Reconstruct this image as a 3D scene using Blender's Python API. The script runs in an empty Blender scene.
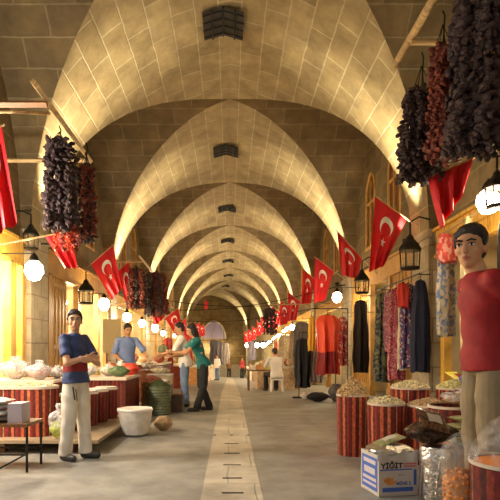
import bpy, math, random
from mathutils import Vector, Matrix, Euler
random.seed(7)
S = bpy.context.scene
C = S.collection
PI = math.pi

PIERS = [-3.2, 2.9, 9.0, 14.75, 20.8, 26.9, 33.0, 39.4, 45.9, 52.0, 58.0]
# ------------------------------------------------------------ camera, world, exposure
cam_d = bpy.data.cameras.new('camera'); cam = bpy.data.objects.new('camera', cam_d); C.objects.link(cam)
cam.location = (0, 0, 1.12); cam.rotation_euler = (PI/2, 0, 0)
cam_d.sensor_width = 36; cam_d.lens = 36; cam_d.shift_x = 0.04; cam_d.shift_y = 0.20; cam_d.clip_end = 300
S.camera = cam
S.view_settings.view_transform = 'Standard'; S.view_settings.look = 'None'
S.view_settings.exposure = 0.0; S.view_settings.gamma = 1
world = bpy.data.worlds.new('world'); S.world = world; world.use_nodes = True
bg = world.node_tree.nodes['Background']; bg.inputs[0].default_value = (1.0, 0.93, 0.82, 1); bg.inputs[1].default_value = 0.3

def light(kind, loc, energy, color=(1, .74, .42), size=.1, rot=None, **kw):
    d = bpy.data.lights.new('light', kind); d.energy = energy; d.color = color
    if kind == 'AREA': d.shape = 'RECTANGLE'; d.size = size; d.size_y = kw.pop('size_y', size)
    else: d.shadow_soft_size = size
    for k, v in kw.items(): setattr(d, k, v)
    o = bpy.data.objects.new('lamp_light', d); C.objects.link(o); o.location = loc
    if rot: o.rotation_euler = rot
    return o
# added daylight fill: area lights behind the camera and overhead at near left
light('AREA', (0, -4.5, 3.2), 75, (1, .94, .84), 5, (math.radians(80), 0, 0), size_y=4)
light('AREA', (-2.4, 2.9, 3.4), 35, (.95, .96, 1), 1.2, (0, math.radians(-12), 0), size_y=1.8, spread=math.radians(120))

# ------------------------------------------------------------ geometry helpers
def at(px, py, Y): return Vector(((px-230)*Y/500, Y, 1.12-(py-350)*Y/500))
def fz(Y): return 0.0 if Y < 13 else -0.042*(Y-13)

class MB:
    def __init__(s): s.v = []; s.f = []; s.m = []; s.uv = []
    def face(s, idx, m=0, uv=None): s.f.append(tuple(idx)); s.m.append(m); s.uv.append(uv)
    def box(s, c, size, rot=None, m=0):
        c = Vector(c); h = [x/2 for x in size]; b = len(s.v)
        R = Euler(rot).to_matrix() if rot else Matrix.Identity(3)
        for dz in (-1, 1):
            for dx, dy in ((-1, -1), (1, -1), (1, 1), (-1, 1)):
                s.v.append(c + R @ Vector((dx*h[0], dy*h[1], dz*h[2])))
        for q in ((3, 2, 1, 0), (4, 5, 6, 7), (0, 1, 5, 4), (1, 2, 6, 5), (2, 3, 7, 6), (3, 0, 4, 7)): s.face([b+i for i in q], m)
        return s
    def box2(s, a, b, m=0):
        return s.box([(a[i]+b[i])/2 for i in range(3)], [abs(a[i]-b[i]) for i in range(3)], None, m)
    def rings(s, rings, m=0, caps=True, closed=True, uvw=None):
        b = len(s.v); n = len(rings[0])
        for r in rings: s.v.extend(Vector(p) for p in r)
        # perimeter lengths for uv
        per = [0]
        R0 = rings[len(rings)//2]
        for i in range(n): per.append(per[-1] + (Vector(R0[(i+1) % n])-Vector(R0[i])).length)
        vv = [0]
        for k in range(len(rings)-1): vv.append(vv[-1] + (Vector(rings[k+1][0])-Vector(rings[k][0])).length)
        for k in range(len(rings)-1):
            for i in range(n if closed else n-1):
                j = (i+1) % n
                s.face((b+k*n+i, b+k*n+j, b+(k+1)*n+j, b+(k+1)*n+i), m,
                       ((per[i], vv[k]), (per[i+1], vv[k]), (per[i+1], vv[k+1]), (per[i], vv[k+1])))
        if caps and closed:
            s.face([b+i for i in range(n)][::-1], m); s.face([b+(len(rings)-1)*n+i for i in range(n)], m)
        return s
    def tube(s, pts, rad, n=8, m=0, caps=True):
        pts = [Vector(p) for p in pts]
        if not hasattr(rad, '__len__'): rad = [rad]*len(pts)
        rr = []; up = None
        for i, p in enumerate(pts):
            t = (pts[min(i+1, len(pts)-1)]-pts[max(i-1, 0)]).normalized()
            if up is None:
                up = Vector((0, 0, 1)) if abs(t.z) < .9 else Vector((1, 0, 0))
            a = t.cross(up).normalized(); b2 = a.cross(t).normalized(); up = b2
            rr.append([p + (a*math.cos(2*PI*k/n)+b2*math.sin(2*PI*k/n))*rad[i] for k in range(n)])
        return s.rings(rr, m, caps)
    def capsule(s, p0, p1, r0, r1, n=14, m=0):
        p0 = Vector(p0); p1 = Vector(p1); d = (p1-p0); L = max(d.length, 1e-5); t = d/L
        pts = []; rad = []
        for k in range(5):
            a = PI/2*(k/4); pts.append(p0 - t*r0*math.cos(a)); rad.append(max(r0*math.sin(a), .0004))
        for k in range(5):
            a = PI/2*(1-k/4); pts.append(p1 + t*r1*math.cos(a)); rad.append(max(r1*math.sin(a), .0004))
        # consistent frame
        up = Vector((0, 0, 1)) if abs(t.z) < .9 else Vector((1, 0, 0))
        a_ = t.cross(up).normalized(); b_ = a_.cross(t)
        return s.rings([[p+(a_*math.cos(2*PI*k/n)+b_*math.sin(2*PI*k/n))*r for k in range(n)] for p, r in zip(pts, rad)], m)
    def chain(s, pts, rads, m=0, n=14):
        for i in range(len(pts)-1): s.capsule(pts[i], pts[i+1], rads[i], rads[i+1], n, m)
        return s
    def ell(s, c, r, rot=None, m=0, n=16, k=10):
        c = Vector(c); R = rot if isinstance(rot, Matrix) else (Euler(rot).to_matrix() if rot else Matrix.Identity(3))
        rr = []
        for i in range(k+1):
            a = -PI/2 + PI*i/k; ca = max(math.cos(a), .01)
            rr.append([c + R @ Vector((r[0]*ca*math.cos(2*PI*j/n), r[1]*ca*math.sin(2*PI*j/n), r[2]*math.sin(a))) for j in range(n)])
        return s.rings(rr, m)
    def lathe(s, c, prof, n=24, m=0, caps=True, wob=0, sx=1, sy=1):
        c = Vector(c)
        return s.rings([[c+Vector((r*sx*(1+wob*math.sin(5*a+z*9))*math.cos(a), r*sy*(1+wob*math.sin(5*a+z*9))*math.sin(a), z)) for a in [2*PI*j/n for j in range(n)]] for r, z in prof], m, caps)
    def grid(s, fn, nu, nv, m=0, su=1, sv=1, flip=False):
        b = len(s.v)
        for j in range(nv+1):
            for i in range(nu+1): s.v.append(Vector(fn(i/nu, j/nv)))
        for j in range(nv):
            for i in range(nu):
                q = [b+j*(nu+1)+i, b+j*(nu+1)+i+1, b+(j+1)*(nu+1)+i+1, b+(j+1)*(nu+1)+i]
                u = [(i/nu*su, j/nv*sv), ((i+1)/nu*su, j/nv*sv), ((i+1)/nu*su, (j+1)/nv*sv), (i/nu*su, (j+1)/nv*sv)]
                if flip: q.reverse(); u.reverse()
                s.face(q, m, u)
        return s
    def poly(s, pts, m=0):
        b = len(s.v); s.v.extend(Vector(p) for p in pts); s.face(range(b, b+len(pts)), m); return s
    def mesh(s, off=Vector((0, 0, 0)), smooth=True):
        me = bpy.data.meshes.new('mesh')
        me.from_pydata([tuple(v-off) for v in s.v], [], s.f)
        ul = me.uv_layers.new(name='UVMap')
        for p, mi, uv in zip(me.polygons, s.m, s.uv):
            p.material_index = mi; p.use_smooth = smooth
            if uv is None:
                nn = p.normal
                ax = max(range(3), key=lambda i: abs(nn[i]))
                for li, vi in zip(p.loop_indices, p.vertices):
                    w = s.v[vi]
                    ul.data[li].uv = (w.y, w.z) if ax == 0 else ((w.x, w.z) if ax == 1 else (w.x, w.y))
            else:
                for li, u in zip(p.loop_indices, uv): ul.data[li].uv = u
        me.update(); return me
    def build(s, name, mats, parent=None, smooth=True, auto=40, local=False):
        off = Vector((0, 0, 0)); q = parent
        while q is not None and not local: off += q.location; q = q.parent
        me = s.mesh(off, smooth)
        if smooth and auto: me.set_sharp_from_angle(angle=math.radians(auto))
        if not isinstance(mats, (list, tuple)): mats = [mats]
        for m_ in mats: me.materials.append(m_)
        o = bpy.data.objects.new(name, me); C.objects.link(o); o.parent = parent
        return o
    def blob(s, name, mat, parent=None, voxel=.01, it=4, fac=.5, fn=None):
        "voxel-merged, smoothed single surface"
        me = s.mesh(); t = bpy.data.objects.new('tmp', me); C.objects.link(t)
        r = t.modifiers.new('r', 'REMESH'); r.mode = 'VOXEL'; r.voxel_size = voxel; r.use_smooth_shade = True
        if it:
            q = t.modifiers.new('s', 'SMOOTH'); q.iterations = it; q.factor = fac
        dg = bpy.context.evaluated_depsgraph_get(); dg.update()
        me2 = bpy.data.meshes.new_from_object(t.evaluated_get(dg))
        bpy.data.objects.remove(t); bpy.data.meshes.remove(me)
        off = Vector((0, 0, 0)); q = parent
        while q is not None: off += q.location; q = q.parent
        for v in me2.vertices:
            co = v.co.copy()
            if fn: co = fn(co)
            v.co = co - off
        me2.materials.clear(); me2.materials.append(mat)
        for p in me2.polygons: p.use_smooth = True; p.material_index = 0
        o = bpy.data.objects.new(name, me2); C.objects.link(o); o.parent = parent
        return o

def tag(o, label=None, cat=None, group=None, kind=None):
    if label: o['label'] = label
    if cat: o['category'] = cat
    if group: o['group'] = group
    if kind: o['kind'] = kind
    return o
def wall_x(y, z, wide=.46):
    if z < 3.2 and any(abs(y-q) < wide for q in PIERS): return 3.41
    if z >= 3.2 and any(abs(y-q) < .9 for q in PIERS): return 3.36
    h = z-fz(y)
    return 3.485 if 2.5 < h < 3.0 else (3.50 if y < 43 and h <= 2.5 else 3.59)
def thing(name, label, cat, loc, group=None):
    o = bpy.data.objects.new(name, None); C.objects.link(o); o.location = Vector(loc); o.empty_display_size = .1
    return tag(o, label, cat, group)
def struct(o): o['kind'] = 'structure'; return o
def copy_tree(o, parent=None):
    c = o.copy(); C.objects.link(c); c.parent = parent
    for ch in list(o.children): copy_tree(ch, c)
    return c

# ------------------------------------------------------------ materials
def mat(name, col=(.5, .5, .5), rough=.6, metal=0, emit=None, es=0, noise=0, nscale=8, alpha=None, bump=0, trans=0, spec=None):
    m = bpy.data.materials.new(name); m.use_nodes = True; nt = m.node_tree; b = nt.nodes['Principled BSDF']
    b.inputs['Base Color'].default_value = (*col, 1); b.inputs['Roughness'].default_value = rough; b.inputs['Metallic'].default_value = metal
    if emit: b.inputs['Emission Color'].default_value = (*emit, 1); b.inputs['Emission Strength'].default_value = es
    if trans: b.inputs['Transmission Weight'].default_value = trans
    if alpha is not None: b.inputs['Alpha'].default_value = alpha
    if noise or bump:
        tc = nt.nodes.new('ShaderNodeTexCoord'); n = nt.nodes.new('ShaderNodeTexNoise'); n.inputs['Scale'].default_value = nscale; n.inputs['Detail'].default_value = 5
        nt.links.new(tc.outputs['Object'], n.inputs['Vector'])
        if noise:
            r = nt.nodes.new('ShaderNodeValToRGB'); e = r.color_ramp.elements
            e[0].position = .3; e[0].color = (*[c*(1-noise) for c in col], 1); e[1].position = .7; e[1].color = (*[min(1, c*(1+noise)) for c in col], 1)
            nt.links.new(n.outputs['Fac'], r.inputs['Fac']); nt.links.new(r.outputs['Color'], b.inputs['Base Color'])
        if bump:
            bp = nt.nodes.new('ShaderNodeBump'); bp.inputs['Strength'].default_value = bump; bp.inputs['Distance'].default_value = .03
            nt.links.new(n.outputs['Fac'], bp.inputs['Height']); nt.links.new(bp.outputs['Normal'], b.inputs['Normal'])
    return m
def brickmat(name, c1, c2, mortar, bw=.85, rh=.36, ms=.012, rough=.75, msm=.4):
    m = bpy.data.materials.new(name); m.use_nodes = True; nt = m.node_tree; N = nt.nodes; L = nt.links; b = N['Principled BSDF']
    uv = N.new('ShaderNodeUVMap'); br = N.new('ShaderNodeTexBrick')
    # wobble the joints a little
    wn = N.new('ShaderNodeTexNoise'); wn.inputs['Scale'].default_value = 3.5; wn.inputs['Detail'].default_value = 3
    L.new(uv.outputs['UV'], wn.inputs['Vector'])
    mx = N.new('ShaderNodeVectorMath'); mx.operation = 'MULTIPLY_ADD'; mx.inputs[1].default_value = (.035, .035, 0); L.new(wn.outputs['Color'], mx.inputs[0]); L.new(uv.outputs['UV'], mx.inputs[2])
    L.new(mx.outputs[0], br.inputs['Vector'])
    br.inputs['Scale'].default_value = 1; br.inputs['Brick Width'].default_value = bw; br.inputs['Row Height'].default_value = rh
    br.inputs['Mortar Size'].default_value = ms; br.inputs['Mortar Smooth'].default_value = msm; br.inputs['Bias'].default_value = -.1
    br.inputs['Color1'].default_value = (*c1, 1); br.inputs['Color2'].default_value = (*c2, 1); br.inputs['Mortar'].default_value = (*mortar, 1)
    n2 = N.new('ShaderNodeTexNoise'); n2.inputs['Scale'].default_value = 2.2; n2.inputs['Detail'].default_value = 9; n2.inputs['Roughness'].default_value = .65
    L.new(uv.outputs['UV'], n2.inputs['Vector'])
    rp = N.new('ShaderNodeValToRGB'); rp.color_ramp.elements[0].position = .32; rp.color_ramp.elements[0].color = (.50, .47, .42, 1); rp.color_ramp.elements[1].position = .68; rp.color_ramp.elements[1].color = (1.12, 1.1, 1.05, 1)
    L.new(n2.outputs['Fac'], rp.inputs['Fac'])
    mu = N.new('ShaderNodeMixRGB'); mu.blend_type = 'MULTIPLY'; mu.inputs[0].default_value = .85; L.new(br.outputs['Color'], mu.inputs[1]); L.new(rp.outputs['Color'], mu.inputs[2])
    L.new(mu.outputs['Color'], b.inputs['Base Color']); b.inputs['Roughness'].default_value = rough
    ad = N.new('ShaderNodeMath'); ad.operation = 'MULTIPLY_ADD'; ad.inputs[1].default_value = -.7; L.new(br.outputs['Fac'], ad.inputs[0]); L.new(n2.outputs['Fac'], ad.inputs[2])
    bp = N.new('ShaderNodeBump'); bp.inputs['Strength'].default_value = .55; bp.inputs['Distance'].default_value = .03
    L.new(ad.outputs[0], bp.inputs['Height']); L.new(bp.outputs['Normal'], b.inputs['Normal'])
    return m
def stripes(name, cols, period=.4, rough=.85):
    "woven cloth with vertical stripes running up the side (u = metres round the side)"
    m = bpy.data.materials.new(name); m.use_nodes = True; nt = m.node_tree; N = nt.nodes; L = nt.links; b = N['Principled BSDF']
    uv = N.new('ShaderNodeUVMap'); sp = N.new('ShaderNodeSeparateXYZ'); L.new(uv.outputs['UV'], sp.inputs[0])
    d = N.new('ShaderNodeMath'); d.operation = 'DIVIDE'; d.inputs[1].default_value = period; L.new(sp.outputs['X'], d.inputs[0])
    fr = N.new('ShaderNodeMath'); fr.operation = 'FRACT'; L.new(d.outputs[0], fr.inputs[0])
    rp = N.new('ShaderNodeValToRGB'); rp.color_ramp.interpolation = 'CONSTANT'; e = rp.color_ramp.elements
    e[0].position = 0; e[0].color = (*cols[0][1], 1); e[1].position = cols[1][0]; e[1].color = (*cols[1][1], 1)
    for p, c in cols[2:]:
        q = e.new(p); q.color = (*c, 1)
    L.new(fr.outputs[0], rp.inputs['Fac'])
    n = N.new('ShaderNodeTexNoise'); n.inputs['Scale'].default_value = 1; n.inputs['Detail'].default_value = 6; n.inputs['Roughness'].default_value = .7
    mp = N.new('ShaderNodeMapping'); mp.inputs['Scale'].default_value = (60, 22, 1); L.new(uv.outputs['UV'], mp.inputs[0]); L.new(mp.outputs[0], n.inputs['Vector'])
    r2 = N.new('ShaderNodeValToRGB'); r2.color_ramp.elements[0].position = .38; r2.color_ramp.elements[0].color = (.35, .3, .3, 1); r2.color_ramp.elements[1].position = .62; r2.color_ramp.elements[1].color = (1.3, 1.2, 1.1, 1)
    L.new(n.outputs['Fac'], r2.inputs['Fac'])
    mu = N.new('ShaderNodeMixRGB'); mu.blend_type = 'MULTIPLY'; mu.inputs[0].default_value = .8; L.new(rp.outputs['Color'], mu.inputs[1]); L.new(r2.outputs['Color'], mu.inputs[2])
    L.new(mu.outputs['Color'], b.inputs['Base Color']); b.inputs['Roughness'].default_value = rough
    bp = N.new('ShaderNodeBump'); bp.inputs['Strength'].default_value = .4; bp.inputs['Distance'].default_value = .01; L.new(n.outputs['Fac'], bp.inputs['Height']); L.new(bp.outputs['Normal'], b.inputs['Normal'])
    return m
def woodmat(name, c, rough=.55, sc=(3, 40, 3)):
    m = bpy.data.materials.new(name); m.use_nodes = True; nt = m.node_tree; N = nt.nodes; L = nt.links; b = N['Principled BSDF']
    uv = N.new('ShaderNodeTexCoord'); mp = N.new('ShaderNodeMapping'); mp.inputs['Scale'].default_value = sc
    L.new(uv.outputs['Object'], mp.inputs[0]); n = N.new('ShaderNodeTexNoise'); n.inputs['Scale'].default_value = 1; n.inputs['Detail'].default_value = 6; n.inputs['Distortion'].default_value = .6
    L.new(mp.outputs[0], n.inputs['Vector'])
    rp = N.new('ShaderNodeValToRGB'); rp.color_ramp.elements[0].position = .3; rp.color_ramp.elements[0].color = (*[x*.5 for x in c], 1); rp.color_ramp.elements[1].position = .7; rp.color_ramp.elements[1].color = (*[min(1, x*1.15) for x in c], 1)
    L.new(n.outputs['Fac'], rp.inputs['Fac']); L.new(rp.outputs['Color'], b.inputs['Base Color']); b.inputs['Roughness'].default_value = rough
    return m
def film(name, col=(1, 1, 1), alpha=.25, rough=.12):
    "thin crinkled clear plastic"
    m = mat(name, col, rough, bump=.6, nscale=22); nt = m.node_tree; b = nt.nodes['Principled BSDF']
    n = [x for x in nt.nodes if x.type == 'TEX_NOISE'][0]
    r = nt.nodes.new('ShaderNodeValToRGB'); r.color_ramp.elements[0].position = .4; r.color_ramp.elements[0].color = (alpha*.4,)*3+(1,); r.color_ramp.elements[1].position = .66; r.color_ramp.elements[1].color = (min(1, alpha*2.4),)*3+(1,)
    nt.links.new(n.outputs['Fac'], r.inputs['Fac']); nt.links.new(r.outputs['Color'], b.inputs['Alpha'])
    return m

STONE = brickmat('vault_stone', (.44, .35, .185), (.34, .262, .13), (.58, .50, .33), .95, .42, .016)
WEB_SHADED = brickmat('shaded_web_stone', (.235, .165, .070), (.17, .115, .045), (.30, .235, .12), .9, .42, .016)  # darker than the vault stone: shade of the webs put into the colour
PIER = brickmat('pier_stone', (.60, .52, .37), (.50, .42, .29), (.36, .29, .2), .7, .42, .014)
FLOOR = brickmat('floor_concrete', (.345, .335, .305), (.315, .305, .275), (.27, .26, .23), 2.6, 3.1, .008, .5)
STRIP = brickmat('floor_strip_stone', (.62, .57, .47), (.55, .50, .41), (.40, .36, .29), .45, .6, .008, .5)
WOOD = woodmat('golden_wood', (.62, .34, .08)); WOODD = woodmat('dark_wood', (.22, .10, .035)); POLE = woodmat('pole_wood', (.60, .40, .17))
PLANK = woodmat('yellow_wood', (.82, .46, .07))
IRON = mat('black_iron', (.02, .018, .015), .5, .6); STEEL = mat('steel', (.5, .48, .44), .3, 1)
RED = mat('flag_red', (.60, .008, .012), .6, noise=.15, nscale=3); WHITE = mat('white_cloth', (.85, .82, .76), .8)
GLOW = mat('lamp_glass', (1, .9, .6), .3, emit=(1, .78, .42), es=22)
GLOWW = mat('bulb_glass', (1, .95, .8), .3, emit=(1, .88, .62), es=28)
DARK = mat('dark_interior', (.03, .022, .015), .9)
SHELFBACK = mat('shop_plaster', (.62, .50, .28), .8, noise=.2, nscale=2)

# ------------------------------------------------------------ the covered street: vaults, piers, walls
SP = 3.2; RISE = 3.88; A = 3.42; WX = 3.6; PH = .40
PIERS = [-3.2, 2.9, 9.0, 14.75, 20.8, 26.9, 33.0, 39.4, 45.9, 52.0, 58.0]
BY, BA = 43.0, math.radians(12)          # the street bends to the left here
def warp(p):
    x, y, z = p
    if y > BY:
        d = y-BY; th = min(BA, BA*d/3.0)
        s_ = min(d, 3.0); cx = -(BA*s_*s_/6.0); cy = BY+s_
        if d > 3: cx -= math.sin(BA)*(d-3); cy += math.cos(BA)*(d-3)
        return Vector((cx+x*math.cos(th), cy+x*math.sin(th), z))
    return Vector(p)
def dz(Y): return 0
def prof(a, r, NZ=18):
    c = (r*r-a*a)/(2*a); R = a+c; tmax = math.acos(c/R); out = []
    for i in range(NZ+1):
        t = tmax*i/NZ; out.append((R*math.cos(t)-c, R*math.sin(t), R*t))
    return out
PM = prof(A, RISE)
def xat(a, r, z):
    c = (r*r-a*a)/(2*a); R = a+c
    return math.sqrt(max(R*R-z*z, 0))-c
vault = MB()
SKY = .32                                  # half size of the roof openings
for k in range(1, len(PIERS)-1):
    P = PIERS[k]; hn = (P-PIERS[k-1])/2; hf = (PIERS[k+1]-P)/2
    for sgn in (-1, 1):
        def fn(u, v):
            i = v*18; i0 = min(int(i+1e-6), 17); x, z, s_ = PM[min(int(round(i)), 18)]
            n_ = hn-xat(hn-PH, RISE, z); f_ = hf-xat(hf-PH, RISE, z)
            return warp((sgn*x, P-n_+(n_+f_)*u, SP+z))
        # true lengths in uv
        NU = 8; b = len(vault.v)
        for j in range(19):
            for i in range(NU+1): vault.v.append(fn(i/NU, j/18))
        for j in range(18):
            for i in range(NU):
                if j == 17 and 3 <= i <= 4: pass
                q = [b+j*(NU+1)+i, b+j*(NU+1)+i+1, b+(j+1)*(NU+1)+i+1, b+(j+1)*(NU+1)+i]
                def uvof(jj, ii):
                    x, z, s_ = PM[jj]; n_ = hn-xat(hn-PH, RISE, z); f_ = hf-xat(hf-PH, RISE, z)
                    return (P-n_+(n_+f_)*ii/NU, s_)
                u = [uvof(j, i), uvof(j, i+1), uvof(j+1, i+1), uvof(j+1, i)]
                if sgn > 0: q.reverse(); u.reverse()
                vault.face(q, 0, u)
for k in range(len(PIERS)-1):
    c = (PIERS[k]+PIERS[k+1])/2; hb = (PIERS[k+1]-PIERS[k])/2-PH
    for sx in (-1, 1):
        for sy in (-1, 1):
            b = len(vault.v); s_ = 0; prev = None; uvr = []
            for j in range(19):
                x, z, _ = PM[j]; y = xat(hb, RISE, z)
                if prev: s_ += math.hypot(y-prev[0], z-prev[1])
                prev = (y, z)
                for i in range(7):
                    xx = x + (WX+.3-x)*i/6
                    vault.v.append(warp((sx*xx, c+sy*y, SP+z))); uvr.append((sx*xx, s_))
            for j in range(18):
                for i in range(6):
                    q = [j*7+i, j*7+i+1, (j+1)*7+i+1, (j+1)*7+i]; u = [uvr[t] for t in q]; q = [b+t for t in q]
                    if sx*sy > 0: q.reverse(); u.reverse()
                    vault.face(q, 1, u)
struct(vault.build('ceiling', [STONE, WEB_SHADED], auto=None))

# roof openings: a shaft-like dark iron grille set at every crown
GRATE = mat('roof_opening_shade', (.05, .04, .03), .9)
for k in range(2, len(PIERS)-2):
    P = PIERS[k]; t = thing('roof_vent', 'dark iron roof vent grille in the crown, '+['first', 'second', 'third', 'fourth', 'fifth', 'sixth', 'seventh', 'eighth'][k-2]+' from the camera', 'vent', warp((-.15, P, SP+RISE-.1)), 'iron roof vents along the vault crown')
    h = .36
    def pt(x, y, z): return warp((x-.12, P+y, SP+RISE+z))
    z0 = lambda x: -.045-abs(x)*.28
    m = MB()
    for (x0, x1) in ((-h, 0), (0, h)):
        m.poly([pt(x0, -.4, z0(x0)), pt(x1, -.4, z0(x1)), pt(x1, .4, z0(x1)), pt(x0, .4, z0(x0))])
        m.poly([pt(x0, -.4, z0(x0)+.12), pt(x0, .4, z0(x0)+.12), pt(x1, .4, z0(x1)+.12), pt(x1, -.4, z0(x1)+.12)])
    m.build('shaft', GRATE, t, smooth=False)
    m = MB()
    for x in (-.2, 0, .2): m.tube([pt(x, -.4, z0(x)-.02), pt(x, .4, z0(x)-.02)], .014, 6)
    for y in (-.3, -.1, .1, .3):
        m.tube([pt(-h, y, z0(h)-.02), pt(0, y, -.06), pt(h, y, z0(h)-.02)], .014, 6)
    m.build('grille', IRON, t)

# piers, side walls with arched windows, shop recesses
wl = {-1: MB(), 1: MB()}
def wbox(mb, x0, x1, y0, y1, z0, z1, m=0, ny=1):
    for i in range(ny):
        ya = y0+(y1-y0)*i/ny; yb = y0+(y1-y0)*(i+1)/ny; b = len(mb.v)
        for z in (z0, z1):
            for (x, y) in ((x0, ya), (x1, ya), (x1, yb), (x0, yb)): mb.v.append(warp((x, y, z)))
        for q in ((3, 2, 1, 0), (4, 5, 6, 7), (0, 1, 5, 4), (1, 2, 6, 5), (2, 3, 7, 6), (3, 0, 4, 7)): mb.face([b+i_ for i_ in q], m)
pier_n = 0
for sx in (-1, 1):
    for k in range(1, len(PIERS)-1):
        P = PIERS[k]; m = MB(); g = fz(P)-.3
        wbox(m, sx*(A), sx*(WX+.35), P-PH, P+PH, g, SP, ny=2)
        wbox(m, sx*(A-.05), sx*(WX+.35), P-PH-.05, P+PH+.05, g, g+.3+.35)
        wbox(m, sx*(A-.04), sx*(WX+.3), P-PH-.04, P+PH+.04, SP-.14, SP+.0)
        struct(m.build('wall_pier_'+('left' if sx < 0 else 'right'), PIER, smooth=False))
    for k in range(len(PIERS)-1):
        y0, y1 = PIERS[k]+PH, PIERS[k+1]-PH; c = (y0+y1)/2; hb = (y1-y0)/2
        m = MB(); gz = fz(y1)-.4
        # lunette wall, with two pointed openings
        def arch(y): # top of the lunette at distance y from the bay centre
            lo, hi = 0, RISE
            for _ in range(30):
                mid = (lo+hi)/2
                if xat(hb, RISE, mid) > abs(y): lo = mid
                else: hi = mid
            return SP+lo+.03
        hw = .42; oc = .92
        def wtop(d): return 5.05+.62*math.sqrt(max(0, 1-(abs(d)/hw)**1.6))
        N = 64
        for i in range(N):
            ya, yb = -hb+2*hb*i/N, -hb+2*hb*(i+1)/N; ym = (ya+yb)/2
            def seg(z0a, z0b, z1a, z1b):
                b = len(m.v)
                for (y, z) in ((ya, z0a), (yb, z0b), (yb, z1b), (ya, z1a)): m.v.append(warp((sx*WX, c+y, z)))
                uvs = [(ya, z0a), (yb, z0b), (yb, z1b), (ya, z1a)]; q = [b, b+1, b+2, b+3]
                if sx < 0: pass
                m.face(q if sx < 0 else q[::-1], 0, uvs if sx < 0 else uvs[::-1])
            d = abs(ym)-oc; zl = 2.75
            if abs(d) < hw and k in (2, 3, 4, 5, 6):
                seg(zl, zl, 3.75, 3.75)
                t_ = wtop(d); seg(t_, t_, max(arch(ya), t_), max(arch(yb), t_))
            else: seg(zl, zl, arch(ya), arch(yb))
        o = struct(m.build('wall_'+('left' if sx < 0 else 'right'), WEB_SHADED, smooth=False))
        # shop recess below
        m = MB()
        D = 1.3
        wbox(m, sx*(WX+D), sx*(WX+D+.1), y0-.1, y1+.1, gz, 3.0, ny=3)
        wbox(m, sx*(WX+.01), sx*(WX+D), y0-.03, y1+.03, 2.85, 2.95, ny=3)
        wbox(m, sx*(WX+.02), sx*(WX+D), y0-.03, y0+.03, gz, 2.97); wbox(m, sx*(WX+.02), sx*(WX+D), y1-.03, y1+.03, gz, 2.97)
        struct(m.build('wall_shop_'+('left' if sx < 0 else 'right'), SHELFBACK, smooth=False))
        # windows in the lunette
        if k in (2, 3, 4, 5, 6):
            for s2 in (-1, 1):
                yc = c+s2*oc
                w = MB(); X = sx*(WX+.04); N2 = 12
                for i in range(N2):
                    ya, yb = -hw+2*hw*i/N2, -hw+2*hw*(i+1)/N2
                    e_ = .12; ya *= 1.15; yb *= 1.15; w.poly([(X, yc+ya, 3.6), (X, yc+yb, 3.6), (X, yc+yb, wtop(yb)+e_), (X, yc+ya, wtop(ya)+e_)])
                o = struct(w.build('window_panel', WOODD, smooth=False)); o.name = 'window_%d' % (k*4+(sx+1)+(s2+1)//2)
                fr = MB(); path = [(sx*(WX+.01), yc-hw+.03, 3.75)]+[(sx*(WX+.01), yc+d_, wtop(d_)-.03) for d_ in [(-hw+.03)+(2*hw-.06)*i/14 for i in range(15)]]+[(sx*(WX+.01), yc+hw-.03, 3.75)]
                fr.tube(path, .04, 6); fr.box((sx*(WX+.01), yc, 4.6), (.05, .05, 1.7)); fr.box((sx*(WX+.01), yc, 4.9), (.05, 2*hw, .05)); fr.box((sx*(WX+.02), yc, 3.75), (.1, 2*hw, .07))
                fr.build('window_frame', WOOD, o)
# floor
m = MB(); ys = [-6, -3, 0, 3, 6, 9, 13, 16, 20, 25, 30, 35, 40, 43, 44, 45, 46, 50, 55, 60]
for i in range(len(ys)-1):
    for (xa, xb) in ((-6, 6),):
        pts = [warp((xa, ys[i], fz(ys[i]))), warp((xb, ys[i], fz(ys[i]))), warp((xb, ys[i+1], fz(ys[i+1]))), warp((xa, ys[i+1], fz(ys[i+1])))]
        b = len(m.v); m.v.extend(pts); m.face((b, b+1, b+2, b+3), 0)
struct(m.build('floor', FLOOR, smooth=False))
m = MB()
for i in range(len(ys)-1):
    if ys[i+1] > 40: break
    b = len(m.v)
    for (x, y) in ((-.22, ys[i]), (.25, ys[i]), (.25, ys[i+1]), (-.22, ys[i+1])): m.v.append(Vector((x, y, fz(y)+.004)))
    m.face((b, b+1, b+2, b+3), 0)
strip = struct(m.build('trim_1', STRIP, smooth=False))
for y in (3.9, 4.35, 4.85, 5.4, 5.95):
    m = MB(); m.box((.02, y, .006), (.17, .022, .006)); m.build('drain_slot', DARK, strip, smooth=False)
m = MB()
for x in (-.2, .02, .24):m.ell((x, 6.55, .006), (.022, .03, .004), n=10, k=6)
m.build('drain_stud', DARK, strip)
# end wall after the bend, with a dusky arched window
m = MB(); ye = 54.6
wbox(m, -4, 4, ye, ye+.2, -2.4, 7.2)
struct(m.build('wall_end', WEB_SHADED, smooth=False))
m = MB(); cxw = .35
b = len(m.v); pts = [warp((cxw+1.35*math.cos(a), ye-.04, 2.35+1.9*math.sin(a))) for a in [PI*i/16 for i in range(17)]]
m.poly(pts[::-1])
o = struct(m.build('window_end', mat('dusk_glass', (.22, .18, .22), .3, emit=(.30, .21, .32), es=.22), smooth=False)); o.name = 'window_90'
fr = MB(); fr.tube([p-Vector((0, .08, 0)) for p in pts], .1, 6)
for i in (4, 8, 12): fr.tube([Vector((pts[i].x, pts[i].y-.05, pts[i].z)), Vector((pts[i].x, pts[i].y-.05, 2.35))], .035, 5)
fr.build('window_frame', PIER, o)

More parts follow.
